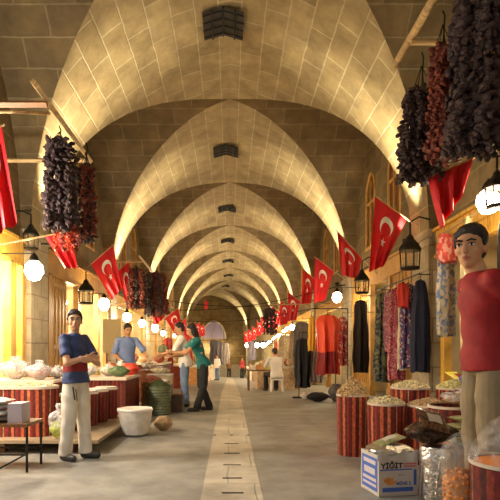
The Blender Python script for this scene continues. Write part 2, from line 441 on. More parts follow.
# ------------------------------------------------------------ vault uplights on the piers
UP = []
def nth(i): return ['first', 'second', 'third', 'fourth', 'fifth', 'sixth', 'seventh', 'eighth', 'ninth', 'tenth', 'eleventh', 'twelfth', 'thirteenth', 'fourteenth', 'fifteenth', 'sixteenth'][i]
for sx in (-1, 1):
    for k in range(1, 10):
        P = PIERS[k]; x = sx*(A-.26); p = warp((x, P, SP-.12))
        if k >= 2:
            t = thing('vault_uplight', 'small black uplight on the '+nth(k-2)+' '+('left' if sx < 0 else 'right')+'-hand pier, shining up the vault', 'light', p, 'uplights on the piers')
            m = MB(); m.lathe(p, [(.03, -.07), (.05, -.05), (.065, .03), (.06, .03), (.05, -.02)], 14); m.build('lamp_housing', IRON, t)
            m = MB(); m.tube([p+Vector((0, 0, -.05)), warp((sx*(A-.02), P, SP-.17))], .014, 6); m.build('bracket', IRON, t)
            m = MB(); m.lathe(p, [(.001, .0), (.05, .0), (.05, .012), (.001, .014)], 12); m.build('lamp_glass', GLOW, t)
        th = BA if P > BY+3 else 0
        q = warp((sx*(A-.30), P, SP+.02))
        o = light('SPOT', q, 1250 if k > 1 else 550, (1, .85, .58), .06, None, spot_size=math.radians(64), spot_blend=1)
        d = Vector((sx*-.10, 0, 1)); o.rotation_euler = (-d).to_track_quat('Z', 'Y').to_euler()

# ------------------------------------------------------------ more materials
KILIM = stripes('kilim_red', [(0, (.16, .018, .012)), (.10, (.62, .13, .045)), (.19, (.14, .016, .012)), (.30, (.70, .24, .09)), (.38, (.30, .03, .02)), (.50, (.10, .06, .03)), (.54, (.68, .46, .26)), (.57, (.30, .03, .02)), (.70, (.12, .015, .012)), (.80, (.66, .16, .06)), (.88, (.07, .03, .03)), (.93, (.33, .03, .02))], .36)
KILIM2 = stripes('kilim_dark', [(0, (.17, .018, .014)), (.12, (.28, .04, .02)), (.2, (.10, .012, .01)), (.34, (.30, .07, .03)), (.38, (.14, .016, .012)), (.56, (.06, .03, .015)), (.6, (.38, .2, .09)), (.62, (.18, .02, .015)), (.8, (.09, .012, .01)), (.9, (.26, .04, .02))], .30)
RIM = mat('cloth_rim', (.72, .60, .48), .8)
SKIN = mat('skin', (.60, .31, .155), .55, noise=.06, nscale=12); SKIN2 = mat('skin_warm', (.58, .32, .18), .55)
HAIR = mat('dark_hair', (.022, .014, .010), .5, bump=.5, nscale=90)
EYEW = mat('eye_white', (.75, .7, .62), .3); EYED = mat('eye_dark', (.015, .008, .005), .2); LIP = mat('lips', (.42, .14, .10), .5); BROW = mat('brow', (.02, .012, .008), .8)
SWHITE = mat('white_shirt', (.78, .74, .68), .8, bump=.2); SHIRT_RED = mat('red_jersey', (.30, .006, .008), .75, noise=.18, nscale=14, bump=.25); KHAKI = mat('khaki_cloth', (.28, .215, .12), .8, noise=.15, nscale=5, bump=.3)
NAVY = mat('navy_jersey', (.025, .045, .13), .7, noise=.2, nscale=9, bump=.3); CREAM = mat('cream_trousers', (.66, .60, .49), .8, noise=.1, nscale=6, bump=.35)
LBLUE = mat('light_blue_cloth', (.20, .28, .52), .8, noise=.15, nscale=7, bump=.3); TEAL = mat('teal_cloth', (.01, .16, .15), .7, bump=.2); BLACK = mat('black_cloth', (.012, .011, .012), .8, bump=.2)
DENIM = mat('denim', (.16, .23, .36), .85, noise=.2, nscale=12); SHOE = mat('dark_shoe', (.03, .025, .022), .5); REDDK = mat('dark_red_cloth', (.22, .01, .012), .8)
AUB = mat('dried_aubergine', (.050, .026, .026), .6, noise=.5, nscale=30, bump=.6); PEP = mat('dried_pepper', (.17, .030, .014), .6, noise=.5, nscale=30, bump=.6); REDPEP = mat('red_pepper', (.55, .06, .02), .4, noise=.4, nscale=25)
NUT = mat('pistachio_shell', (.50, .33, .15), .5, noise=.75, nscale=45); NUT2 = mat('pale_nut', (.66, .54, .32), .5, noise=.6, nscale=45); NUT3 = mat('mixed_seed', (.48, .32, .17), .6, noise=.6, nscale=80); ORANGE = mat('orange_spice', (.85, .26, .02), .7, noise=.12, nscale=60)
FILM = film('clear_film', (.9, .88, .86), .13); FILMW = film('cloudy_film', (.88, .85, .85), .34); FOIL = mat('foil', (.75, .72, .68), .28, 1, bump=1, nscale=18)
CARD = mat('white_card', (.60, .55, .50), .7); BLUEINK = mat('blue_ink', (.06, .14, .52), .6); BLACKINK = mat('black_ink', (.02, .015, .02), .6); REDINK = mat('red_ink', (.65, .05, .04), .6); ORINK = mat('orange_ink', (.8, .32, .08), .6)
WICKER = mat('wicker', (.32, .15, .05), .7, noise=.4, nscale=50, bump=.6)
def clothm(n, c): return mat(n, c, .8, noise=.3, nscale=10, bump=.3)

# ------------------------------------------------------------ beams, poles
def pole(pts, r, label, m=POLE, name='wooden_pole', group=None, sq=False):
    mb = MB(); mb.tube(pts, r, 4 if sq else 10); return tag(mb.build(name, m), label, 'pole', group)
pole([(-1.95, 4.95, 3.78), (-1.95, 7.0, 3.76)], .034, 'yellowish wooden pole running along the left side above the dark dried strings', POLE, sq=True)
pole([(-3.58, 5.25, 3.70), (-1.92, 5.25, 3.70)], .036, 'upper brown wooden arm reaching from the left wall to the hanging pole', woodmat('arm_wood', (.42, .20, .07)), 'wooden_beam', sq=True)
pole([(-3.58, 6.75, 3.68), (-1.92, 6.75, 3.68)], .030, 'lower pale wooden arm reaching from the left wall behind the dark strings', POLE, 'wooden_beam', sq=True)
pole([(-3.58, 5.25, 3.62), (-2.3, 5.25, 3.62), (-1.98, 5.5, 3.72)], .016, 'thin strut under the upper left wooden arm', POLE, 'strut')
pole([(1.97, 3.9, 4.52), (1.97, 5.95, 4.52)], .042, 'thick pale round pole at top right carrying the dried vegetable strings', POLE)
pole([(3.58, 5.4, 4.44), (1.95, 5.4, 4.44)], .03, 'pale cross arm from the right wall under the thick pole', POLE, 'wooden_beam')
pole([(3.58, 4.5, 4.44), (1.95, 4.5, 4.44)], .03, 'cross arm above the darkest dried vegetable bunch at top right', POLE, 'wooden_beam')
for z, l in ((3.17, 'upper'), (2.86, 'lower')):
    pole([(-3.58, 13.6+(z < 3)*.3, z+.35), (-2.35, 13.6+(z < 3)*.3, z+.35)], .03, l+' pale arm holding the smaller dried strings on the left', POLE, 'wooden_beam', sq=True)
pole([(-2.3, 12.7, 3.50), (-2.3, 14.9, 3.44)], .03, 'short pole end above the smaller dried strings on the left', POLE)

# ------------------------------------------------------------ strings of dried aubergines and peppers
def string_mesh(L, r, seed, pr=1):
    random.seed(seed); m = MB(); n = int(L/.021)
    for i in range(n):
        z = -.03-i*(L-.05)/n; a = random.random()*6.28; o = r*random.uniform(.2, 1)
        e = r*random.uniform(.55, .95)*pr
        m.ell((o*math.cos(a), o*math.sin(a), z), (e, e*.5, e*random.uniform(.6, 1.1)), (random.random()*3, random.random()*3, random.random()*6), n=6, k=3)
    m.tube([(0, 0, 0), (0, 0, -L)], .004, 4)
    return m
def bunch(name, label, top, spots, L, r, mats, hook=.12):
    t = thing(name, label, 'dried vegetables', top, 'strings of dried vegetables')
    protos = []
    for i, (dx, dy, f) in enumerate(spots):
        mt = mats[i % len(mats)]
        if i < 3:
            o = string_mesh(L, r, i+int(top[1]*10)).build('string', mt, t, smooth=False, local=True); protos.append(o)
        else:
            o = protos[i % 3].copy(); o.data = protos[i % 3].data.copy(); o.data.materials[0] = mt; C.objects.link(o); o.parent = t
        o.location = (dx, dy, -hook-(1-f)*L*.3); o.scale = (1, 1, f); o.rotation_euler = (dx*.5*(-1), 0, i*1.3)
        o.rotation_euler = (0, -dx*.35, 0)
    m = MB(); m.tube([Vector(top)+Vector((0, 0, .05)), Vector(top)+Vector((.02, 0, 0)), Vector(top)+Vector((0, 0, -hook-.05))], .008, 6)
    for dx, dy, f in spots[:6]: m.tube([Vector(top)+Vector((0, 0, -hook*.3)), Vector(top)+Vector((dx*.9, dy*.9, -hook-.04-(1-f)*L*.3))], .004, 4)
    m.build('hook', IRON, t); return t
def cl(n, w, d, seed, fmin=.7):
    random.seed(seed); out = []
    for i in range(n):
        a = i*2.4; q = math.sqrt((i+.5)/n); out.append((w*q*math.cos(a), d*q*math.sin(a), 1-(1-fmin)*q*random.uniform(.4, 1)))
    return out
bunch('dried_vegetable_bunch', 'large blackish bunch of dried aubergine strings at top right, nearest the camera', (2.24, 4.5, 4.47), cl(16, .21, .17, 1, .84), 1.62, .062, [AUB], .06)
bunch('dried_vegetable_bunch', 'reddish brown bunch of dried pepper strings between two dark bunches at top right', (2.12, 4.98, 4.45), cl(9, .13, .12, 2, .85), 1.26, .055, [PEP], .28)
bunch('dried_vegetable_bunch', 'dark bunch of dried aubergine strings left of the reddish one at top right', (2.17, 5.66, 4.44), cl(13, .20, .15, 3, .88), 1.15, .058, [AUB], .34)
bunch('dried_vegetable_bunch', 'dark purple bunch of dried aubergine strings, left side, nearest the camera', (-2.05, 6.0, 3.76), cl(10, .15, .15, 4, .86), 1.18, .055, [AUB], .08)
bunch('dried_vegetable_bunch', 'smaller dark bunch of dried strings behind the nearest one on the left', (-1.86, 6.45, 3.74), cl(7, .12, .14, 5, .8), 1.08, .05, [AUB, AUB, PEP], .22)
bunch('dried_vegetable_bunch', 'short bunch of orange red dried peppers under the dark strings on the left', (-2.02, 6.25, 2.85), cl(7, .17, .08, 6, .7), .50, .04, [REDPEP, PEP], .05)
bunch('dried_vegetable_bunch', 'far left bunch of dark dried strings beside the second crescent flag, nearer one', (-2.52, 13.4, 3.42), cl(9, .20, .17, 7, .85), 1.15, .065, [AUB, PEP], .1)
bunch('dried_vegetable_bunch', 'far left bunch of dark dried strings beside the second crescent flag, right-hand one', (-2.08, 14.1, 3.40), cl(12, .26, .24, 8, .85), 1.3, .07, [AUB, AUB, PEP], .08)
bunch('dried_vegetable_bunch', 'dark hanging bunch high on the right just before the far row of small flags', (1.35, 17.0, 2.62), cl(7, .2, .2, 9, .85), .95, .06, [AUB], .08)
pole([(1.35, 17.0, 2.66), (3.4, 17.0, 2.70)], .02, 'thin arm holding the far dark bunch on the right', POLE, 'wooden_beam')

# ------------------------------------------------------------ flags
def star_pts(c, r, rot):
    return [(c[0]+(r if i % 2 == 0 else r*.4)*math.cos(rot+i*PI/5), c[1]+(r if i % 2 == 0 else r*.4)*math.sin(rot+i*PI/5)) for i in range(10)]
def flag(label, a, b, c, d, amp=.03, seed=0, plain=False, group='red crescent flags', wallx=None, folds=2.5):
    """a,b = outer and inner ends of the hoist on the staff; c = bottom below b; d = bottom below a"""
    a, b, c, d = map(Vector, (a, b, c, d))
    nrm = (b-a).cross(d-a).normalized()
    def P(u, v, off=0):
        p = (a*(1-u)+b*u)*(1-v)+(d*(1-u)+c*u)*v
        w = math.sin(u*folds*2*PI+seed+v*1.3)*amp*(.15+v)
        return p+nrm*(w+off)
    t = thing('flag', label, 'flag', (a+b)/2, group)
    f = MB(); f.grid(lambda u, v: P(u, v), 20, 24, 0)
    if not plain:
        for off in (.004, -.004):
            # crescent: outer circle minus inner circle, opening towards the fly (v)
            cu, cv, R = .5, .33, .235
            asp = 1/1.45
            N = 22; a0 = math.radians(38)
            out = []; inn = []
            for i in range(N+1):
                th = a0+(2*PI-2*a0)*i/N; out.append((cu+R*math.sin(th), cv+R*asp*math.cos(th)))
            c2v = cv+.055; r2 = R*.80
            e0 = math.atan2(out[0][0]-cu, (out[0][1]-c2v)/asp)
            for i in range(N+1):
                th = e0+(2*PI-2*e0)*i/N; inn.append((cu+r2*math.sin(th), c2v+r2*asp*math.cos(th)))
            for i in range(N):
                b0 = len(f.v)
                for q in (out[i], out[i+1], inn[i+1], inn[i]): f.v.append(P(q[0], q[1], off))
                f.face((b0, b0+1, b0+2, b0+3), 1)
            sp = star_pts((0, 0), .115, PI/2+PI)
            sc = (cu, cv+.235)
            ctr = len(f.v); f.v.append(P(sc[0], sc[1], off))
            for q in sp: f.v.append(P(sc[0]+q[0], sc[1]+q[1]*asp, off))
            for i in range(10): f.face((ctr, ctr+1+i, ctr+1+(i+1) % 10), 1)
    f.build('cloth', [RED, WHITE], t)
    m = MB(); e = (a-b).normalized(); sg = 1 if b.x > 0 else -1
    lim = wall_x(b.y, b.z-.15, .8); L = (lim-abs(b.x))/max(1e-3, -e.x*sg) if -e.x*sg > .25 else 99
    far = b-e*max(.05, L) if L < 1.7 else b-e*.05
    if L >= 1.7 and abs(b.x) < lim: m.tube([far, Vector((sg*lim, b.y, b.z-.15))], .010, 6)
    m.tube([a+e*.03, far], .012, 6); m.build('staff', POLE, t)
    return t
def pflag(label, Y, pa, pb, pc, pd, **k):
    flag(label, at(*pa, Y), at(*pb, Y-.05), at(*pc, Y-.03), at(*pd, Y), **k)
pflag('large red flag cut by the left edge of the picture, nearest the camera', 5.2, (2, 126), (-22, 139), (-15, 240), (18, 223), amp=.05, seed=1, wallx=3.6)
pflag('plain folded red cloth flag hanging below the left dried strings', 6.6, (71, 231), (45, 236), (64, 268), (78, 268), plain=True, wallx=None, amp=.04)
pflag('red crescent flag on a slanted staff above the left stalls, first of the row', 12.6, (113, 245), (91, 264), (112, 300), (122, 288), seed=2, wallx=3.6)
pflag('red crescent flag overlapped by the first one of the left row', 13.6, (129, 261), (118, 271), (127, 308), (136, 300), seed=3)
pflag('plain red folded flag under the far dried strings on the left', 14.5, (160, 298), (147, 300), (155, 326), (164, 318), plain=True)
pflag('red crescent flag over the head of the person in white', 16.0, (178, 308), (165, 318), (176, 336), (183, 329), seed=4)
pflag('red flag with white crescent beside the right pier, largest on the right', 9.0, (375, 196), (407, 219), (384, 266), (369, 272), amp=.05, seed=5, wallx=3.6)
pflag('bright red plain flag under the dark dried bunch at right', 5.6, (428, 178), (473, 158), (462, 195), (440, 230), plain=True, amp=.07, seed=2)
pflag('red flag with narrow crescent hanging over the lantern of the second right pier', 12.0, (337, 231), (362, 258), (358, 279), (342, 275), seed=6, wallx=3.6)
pflag('red crescent flag above the orange red dress', 14.5, (315, 257), (334, 271), (325, 300), (314, 303), seed=7, wallx=3.6)
pflag('red flag half hidden behind the one above the orange red dress', 15.5, (303, 269), (315, 279), (311, 303), (301, 304), seed=8, wallx=3.6)
row = [(289, 294, 18.5, 1.0), (281, 300, 21, .95), (273, 306, 24, .95), (267, 309, 27, .95)]
for i, (px, py, Y, s) in enumerate([(288, 292, 18.5, 14), (280, 300, 21, 12), (272, 306, 24, 11), (266, 310, 27, 9), (261, 316, 30, 8), (257, 321, 33, 7), (252, 326, 36, 6.5), (248, 329, 38, 6), (244, 331, 40, 5.5)]):
    pflag('small red crescent flag of the far right row, '+nth(i)+' going away', Y, (px, py), (px+s*.85, py+s*.65), (px+s*.6, py+s*2.0), (px, py+s*2.1), seed=i, wallx=3.6 if i < 6 else None)
for i, (px, py, Y, s) in enumerate([(186, 318, 19, 11), (191, 322, 22, 9), (196, 322, 25, 8), (200, 322, 28, 8), (204, 324, 31, 7)]):
    pflag('small red flag above the bending woman, '+nth(i)+' of its row going away', Y, (px, py), (px-s*.8, py+s*.7), (px-s*.4, py+s*1.8), (px+s*.2, py+s*1.6), seed=i)

# ------------------------------------------------------------ lamps
def globe(label, p, r=.075, e=60, m=GLOW, wall=0, drop=.25, wv=None):
    p = Vector(p); t = thing('hanging_lamp', label, 'lamp', p, 'lit lamps along the shops')
    b = MB(); b.lathe(p, [(.004, -r*1.2), (r*.6, -r), (r, -r*.2), (r*.9, r*.5), (r*.45, r*.95)], 16); b.build('lamp_glass', m, t)
    b = MB(); b.lathe(p, [(r*.42, r*.9), (r*.55, r*1.0), (r*.4, r*1.5), (r*.15, r*1.8), (.004, r*1.9)], 16); b.build('lamp_cap', IRON, t)
    b = MB(); w = p+(wv or Vector((wall*max(.05, wall_x(p.y, p.z+drop)-abs(p.x)), 0, drop))); b.tube([p+Vector((0, 0, r*2)), p+Vector((0, 0, drop)), w], .01, 6); b.build('lamp_arm', IRON, t)
    light('POINT', p+Vector((-wall*.02 if wall else 0, -r*1.5-.02, -r*1.4)), e*.6, (1, .80, .50), r*.8)
    return t
globe('bright round lamp hanging by the left shop front, nearest on the left', at(34, 270, 7.6), .14, 170, GLOWW, -1)
globe('bright lamp behind the first crescent flag on the left', at(104, 304, 12.3), .14, 110, GLOWW, -1)
globe('lamp between the blue-shirted man and the first flags', at(127, 317, 14.9), .13, 70, GLOWW, -1)
globe('third lamp of the receding left row', at(142, 323, 17.5), .125, 60, GLOWW, -1)
globe('cooler white lamp of the left row above the red bucket', at(155, 328, 20.5), .15, 50, GLOWW, -1)
globe('smallest lamp of the left row beside the person in white', at(163, 333, 23), .11, 50, GLOWW, -1)
globe('bright lamp at the upper right above the young man in red', at(488, 201, 5.8), .13, 120, GLOWW, 1)
globe('bright lamp beside the second right pier above the red scarves', at(337, 297, 13.4), .13, 110, GLOWW, 1)
globe('small round lamp over the seated man', at(292, 327, 22), .12, 60, GLOWW, 1)
for i, Y in enumerate([23.8, 25.2, 28.4, 29.9, 31.4, 34.6, 36.4, 38.0, 41.2]):
    p = Vector((2.75, Y, fz(Y)+2.60)); t = thing('tube_lamp', 'glowing tube lamp under the far right awnings, '+nth(i)+' going away', 'lamp', p, 'tube lamps at the far right')
    b = MB(); b.tube([p-Vector((0, .62, 0)), p+Vector((0, .62, 0))], .06, 8); b.build('tube', GLOWW, t)
    b = MB(); b.box(p+Vector((0, 0, .09)), (.1, 1.3, .05)); b.box(p+Vector((.365, 0, .09)), (.73, .04, .04)); b.build('fitting', IRON, t, smooth=False)
    light('POINT', p+Vector((-.15, 0, -.12)), 120, (1, .84, .58), .1)
for i, (px, Y) in enumerate([(263, 36.0), (257, 38.6), (251, 41.5), (247, 42.4)]):
    globe('lamp low at the far right end of the street, '+nth(i)+' going away', at(px, 345, Y), .17, 170, GLOWW, 1, .3)
for i, Y in enumerate([27, 31, 36, 41]):
    globe('far left lamp beyond the bending woman, '+nth(i)+' going away', (-3.0, Y, 1.9), .10, 45, GLOW, -1)
for i, (x, z) in enumerate([(-1.2, .9), (.1, .9), (1.6, .9)]):
    w = warp((x, 54.1, 1.5)); globe('lamp in front of the end wall, '+nth(i)+' from the left', w, .16, 220, GLOW, 0, .3, Vector((-.10, .46, .3)))
p = Vector((-3.2, 4.75, 2.42)); t = thing('tube_lamp', 'white tube lamp under the near left shop fascia, beside the folding stand', 'lamp', p)
q = MB(); q.tube([p-Vector((0, .35, 0)), p+Vector((0, .35, 0))], .022, 8); q.build('tube', GLOWW, t)
q = MB(); q.box(p+Vector((0, 0, .05)), (.07, .8, .05)); q.box(p+Vector((-.13, 0, .07)), (.30, .04, .03)); q.build('fitting', IRON, t, smooth=False)
light('POINT', p+Vector((.12, 0, -.05)), 260, (1, .93, .82), .07)
# lanterns of black iron
def lantern(label, p, s=1.0, wall=1):
    p = Vector(p); t = thing('iron_lantern', label, 'lantern', p, 'black iron lanterns')
    b = MB(); b.lathe(p, [(.16*s, .0), (.17*s, .02*s), (.12*s, .1*s), (.06*s, .17*s), (.055*s, .2*s), (.02*s, .24*s), (.005, .27*s)], 8); b.build('roof', IRON, t, smooth=False)
    b = MB(); b.lathe(p, [(.13*s, -.27*s), (.145*s, -.26*s), (.145*s, -.235*s), (.13*s, -.23*s)], 8)
    for i in range(8):
        a = 2*PI*i/8; b.tube([p+Vector((.135*s*math.cos(a), .135*s*math.sin(a), -.24*s)), p+Vector((.15*s*math.cos(a), .15*s*math.sin(a), .01))], .008*s, 5)
    b.build('cage', IRON, t)
    b = MB(); b.lathe(p, [(.11*s, -.23*s), (.125*s, 0)], 8, caps=False); b.build('pane', mat('lantern_glass', (.5, .36, .16), .3, alpha=.35), t)
    b = MB(); b.tube([p+Vector((0, 0, .26*s)), p+Vector((0, 0, .42*s)), p+Vector((wall*.15, 0, .50*s)), p+Vector((wall*max(.1, wall_x(p.y, p.z+.46*s)-abs(p.x)), 0, .46*s))], .014, 6); b.build('hook_arm', IRON, t)
lantern('black iron lantern hanging at the first right pier', at(410, 251, 8.4), 1.15, 1)
lantern('black iron lantern hanging near the second right pier over the dark garment', at(362, 281, 11.6), 1.1, 1)
lantern('black iron lantern on the left between the boy and the first crescent flag', at(86, 291, 11.2), 1.1, -1)
lantern('dark lantern beside the bright lamp at the upper right', at(497, 188, 5.4), .8, 1)
lantern('dark lantern above the bright left lamp near the wall', at(31, 236, 7.9), .8, -1)

# ------------------------------------------------------------ shop fronts: timber posts, boards and shelves
def shopfront(sx, y0, y1, label, posts, hi=2.62, cols=(WOOD, PLANK), board=.34, door=None):
    z0 = fz((y0+y1)/2)-.02
    t = thing('shop_front', label, 'shop front', (sx*(WX-.02), (y0+y1)/2, z0), 'timber shop fronts')
    m = MB(); m.box((sx*(WX-.07), (y0+y1)/2, hi+board/2), (.07, y1-y0, board)); m.box((sx*(WX-.09), (y0+y1)/2, hi+board), (.14, y1-y0, .05)); m.box((sx*(WX-.08), (y0+y1)/2, hi), (.12, y1-y0, .05)); m.build('fascia_board', cols[1], t, smooth=False)
    for y, w in posts:
        m = MB(); m.box((sx*(WX-.08), y, (hi+z0)/2), (.12, w, hi-z0)); m.box((sx*(WX-.09), y, z0+.12), (.15, w+.05, .24)); m.build('post', cols[0], t, smooth=False)
    for (ya, yb) in (door or []):
        m = MB(); m.box((sx*(WX-.05), (ya+yb)/2, (hi+z0)/2), (.05, yb-ya, hi-z0))
        n = max(2, int((yb-ya)/.18))
        for i in range(n+1): m.box((sx*(WX-.085), ya+(yb-ya)*i/n, (hi+z0)/2), (.02, .02, hi-z0-.06))
        for z in (.25, 1.2, 2.45): m.box((sx*(WX-.09), (ya+yb)/2, z0+z), (.03, yb-ya, .09))
        m.build('plank_door', cols[0], t, smooth=False)
    return t
sf = [('left', -1), ('right', 1)]
shopfront(-1, 3.36, 8.5, 'yellow timber shop front behind the near left stall', [(4.6, .16), (6.0, .16), (7.1, .14), (8.0, .2), (8.4, .14)], 2.55, (PLANK, PLANK), .4)
shopfront(-1, 9.5, 14.27, 'golden timber shop front behind the boy, with tall plank doors', [(9.65, .2), (11.5, .16), (13.2, .16), (14.15, .14)], 2.6, (WOOD, WOOD), .42, [(9.7, 10.7)])
shopfront(1, 3.36, 8.5, 'yellow timber shop front behind the young man in red', [(4.6, .16), (6.2, .16), (7.3, .12), (8.15, .14)], 2.7, (PLANK, PLANK), .45)
shopfront(1, 9.5, 14.27, 'timber shop front with plank doors behind the hanging garments on the right', [(9.65, .16), (10.9, .16), (12.4, .16), (14.1, .2)], 2.75, (WOOD, WOOD), .38, [(9.6, 11.2), (12.5, 14.1)])
for k in range(3, 8):
    for nm, sx in sf:
        y0, y1 = PIERS[k]+PH+.08, PIERS[k+1]-PH-.08
        if y1 > 43: continue
        shopfront(sx, y0, y1, 'timber shop front on the '+nm+' beyond the '+nth(k-1)+' pier of that side', [(y0+.2, .16), ((y0+y1)/2, .14), (y1-.2, .16)], 2.5, (WOOD, PLANK), .3)
# shelves with stock inside the lit shops
BOXC = [clothm('stock_'+str(i), c) for i, c in enumerate([(.5, .1, .05), (.6, .42, .12), (.2, .25, .12), (.65, .55, .4), (.12, .12, .2), (.45, .22, .08), (.7, .66, .6)])]
def shelves(sx, y0, y1, label):
    z0 = fz((y0+y1)/2); X = sx*(WX+1.12); t = thing('shelf_unit', label, 'shelves', (X, (y0+y1)/2, z0), 'stocked shelves inside the shops')
    m = MB()
    for z in (.3, .8, 1.3, 1.8, 2.25): m.box((X, (y0+y1)/2, z0+z), (.3, y1-y0, .03))
    for y in (y0, (y0+y1)/2, y1): m.box((X, y, z0+1.2), (.3, .04, 2.35))
    m.build('shelf_frame', WOOD, t, smooth=False)
    random.seed(int(y0*10)+sx); m = MB()
    for z in (.315, .815, 1.315, 1.815):
        y = y0+.06
        while y < y1-.2:
            w = random.uniform(.1, .26); h = random.uniform(.14, .4); m.box((X, y+w/2, z0+z+h/2), (.22, w*.92, h), None, random.randrange(7)); y += w
    tag(m.build('stock', BOXC, t, smooth=False), kind='stuff')
shelves(-1, 3.9, 5.9, 'stocked shelves deep in the near left shop'); shelves(-1, 6.3, 8.3, 'stocked shelves at the lit end of the near left shop')
shelves(-1, 10.9, 14.0, 'stocked shelves in the shop behind the boy'); shelves(1, 4.0, 8.2, 'stocked shelves behind the young man in red')
for k in (3, 4, 5):
    for nm, sx in sf: shelves(sx, PIERS[k]+.9, PIERS[k+1]-.9, 'stocked shelves in the '+nm+' shop beyond the '+nth(k-1)+' pier')
# interior shop lamps
for i, (x, y, z, e) in enumerate([(-4.1, 7.3, 2.35, 260), (-4.1, 4.9, 2.3, 160), (-4.15, 12.2, 2.3, 300), (4.2, 12, 2.3, 30), (4.1, 6.0, 2.35, 25), (-4.1, 17.8, 2.0, 200), (4.1, 17.8, 2.0, 120), (-4.1, 24, 1.8, 160), (4.1, 24, 1.8, 260), (-4.1, 30, 1.5, 160), (4.1, 30, 1.5, 260)]):
    p = Vector((x, y, z)); t = thing('ceiling_tube', 'tube lamp inside the '+('left' if x < 0 else 'right')+' shop, '+nth(i//2)+' bay', 'lamp', p, 'tube lamps inside the shops')
    b = MB(); b.tube([p-Vector((0, .5, 0)), p+Vector((0, .5, 0))], .02, 8); b.build('tube', GLOWW, t)
    b = MB(); b.box(p+Vector((0, 0, .05)), (.07, 1.1, .05)); b.tube([p+Vector((0, -.4, .05)), p+Vector((0, -.4, 2.86-z))], .006, 5); b.tube([p+Vector((0, .4, .05)), p+Vector((0, .4, 2.86-z))], .006, 5); b.build('fitting', WHITE, t, smooth=False)
    light('POINT', p-Vector((0, 0, .08)), e, (1, .85, .58), .12)

# ------------------------------------------------------------ goods: tubs, heaps, bags
def tub(label, x, y, z0, z1, r, m=KILIM, group='striped cloth tubs', rim=True, n=32):
    t = thing('cloth_tub', label, 'tub', (x, y, z0), group); h = z1-z0
    b = MB(); b.lathe((x, y, z0), [(r*.93, 0), (r*.96, h*.3), (r*.99, h*.7), (r, h-.01), (r*.97, h), (r*.9, h-.03), (.01, h-.035)], n, wob=.012); b.build('striped_cloth', m, t)
    if rim:
        b = MB(); b.lathe((x, y, z0), [(r*.93, h-.012), (r*1.012, h-.012), (r*1.015, h+.006), (r*.93, h+.01)], n, caps=False); b.build('rim', RIM, t)
    return t
def heap(name, label, x, y, z, r, h, m, n=240, e=.014, cat='nuts', group='heaps of nuts', sy=1):
    random.seed(int(x*100)+int(y*100)); b = MB()
    b.lathe((x, y, z-.02), [(r, 0), (r, .02), (r*.8, .02+h*.35), (r*.45, .02+h*.78), (.01, .02+h)], 20, sy=sy)
    for i in range(n):
        q = math.sqrt(random.random()); a = random.random()*6.28; zz = h*(1-q**1.4)
        b.ell((x+r*q*math.cos(a), y+r*q*math.sin(a)*sy, z+zz+random.uniform(-.2, .6)*e), (e, e*.7, e*.65), (random.random()*3, random.random()*3, random.random()*6), n=6, k=4)
    return tag(b.build(name, m), label, cat, group, 'stuff')
def bagshape(b, c, w, d, h, seed=0, m=0, tie=False, n=28):
    c = Vector(c); random.seed(seed); ph = [random.random()*6 for _ in range(6)]
    rr = []
    K = 14
    for i in range(K+1):
        v = i/K; z = h*v; q = math.sin(min(1, v*1.35+.18)*PI*.5) if v < .55 else (1-.55*((v-.55)/.45)**1.3)
        if tie and v > .75: q *= (.35+.9*abs(v-.86)*3)
        ring = []
        for j in range(n):
            a = 2*PI*j/n
            k = 1+.07*math.sin(3*a+ph[0]+v*3)+.06*math.sin(5*a+ph[1]-v*5)+.04*math.sin(9*a+ph[2]+v*8)
            ring.append(c+Vector((w/2*q*k*math.cos(a), d/2*q*k*math.sin(a), z+.03*h*math.sin(4*a+ph[3])*v)))
        rr.append(ring)
    b.rings(rr, m); return b
def bag(label, c, w, d, h, inner, seed=0, group='plastic bags of goods', fill=.75, tie=True, filmm=None, pieces=0):
    t = thing('plastic_bag', label, 'bag', c, group)
    b = MB(); bagshape(b, Vector(c)+Vector((0, 0, .004)), w*.9, d*.9, h*fill, seed)
    o = b.build('contents', inner, t)
    b = MB(); bagshape(b, c, w, d, h, seed, tie=tie); b.build('film', filmm or FILM, t)
    return t
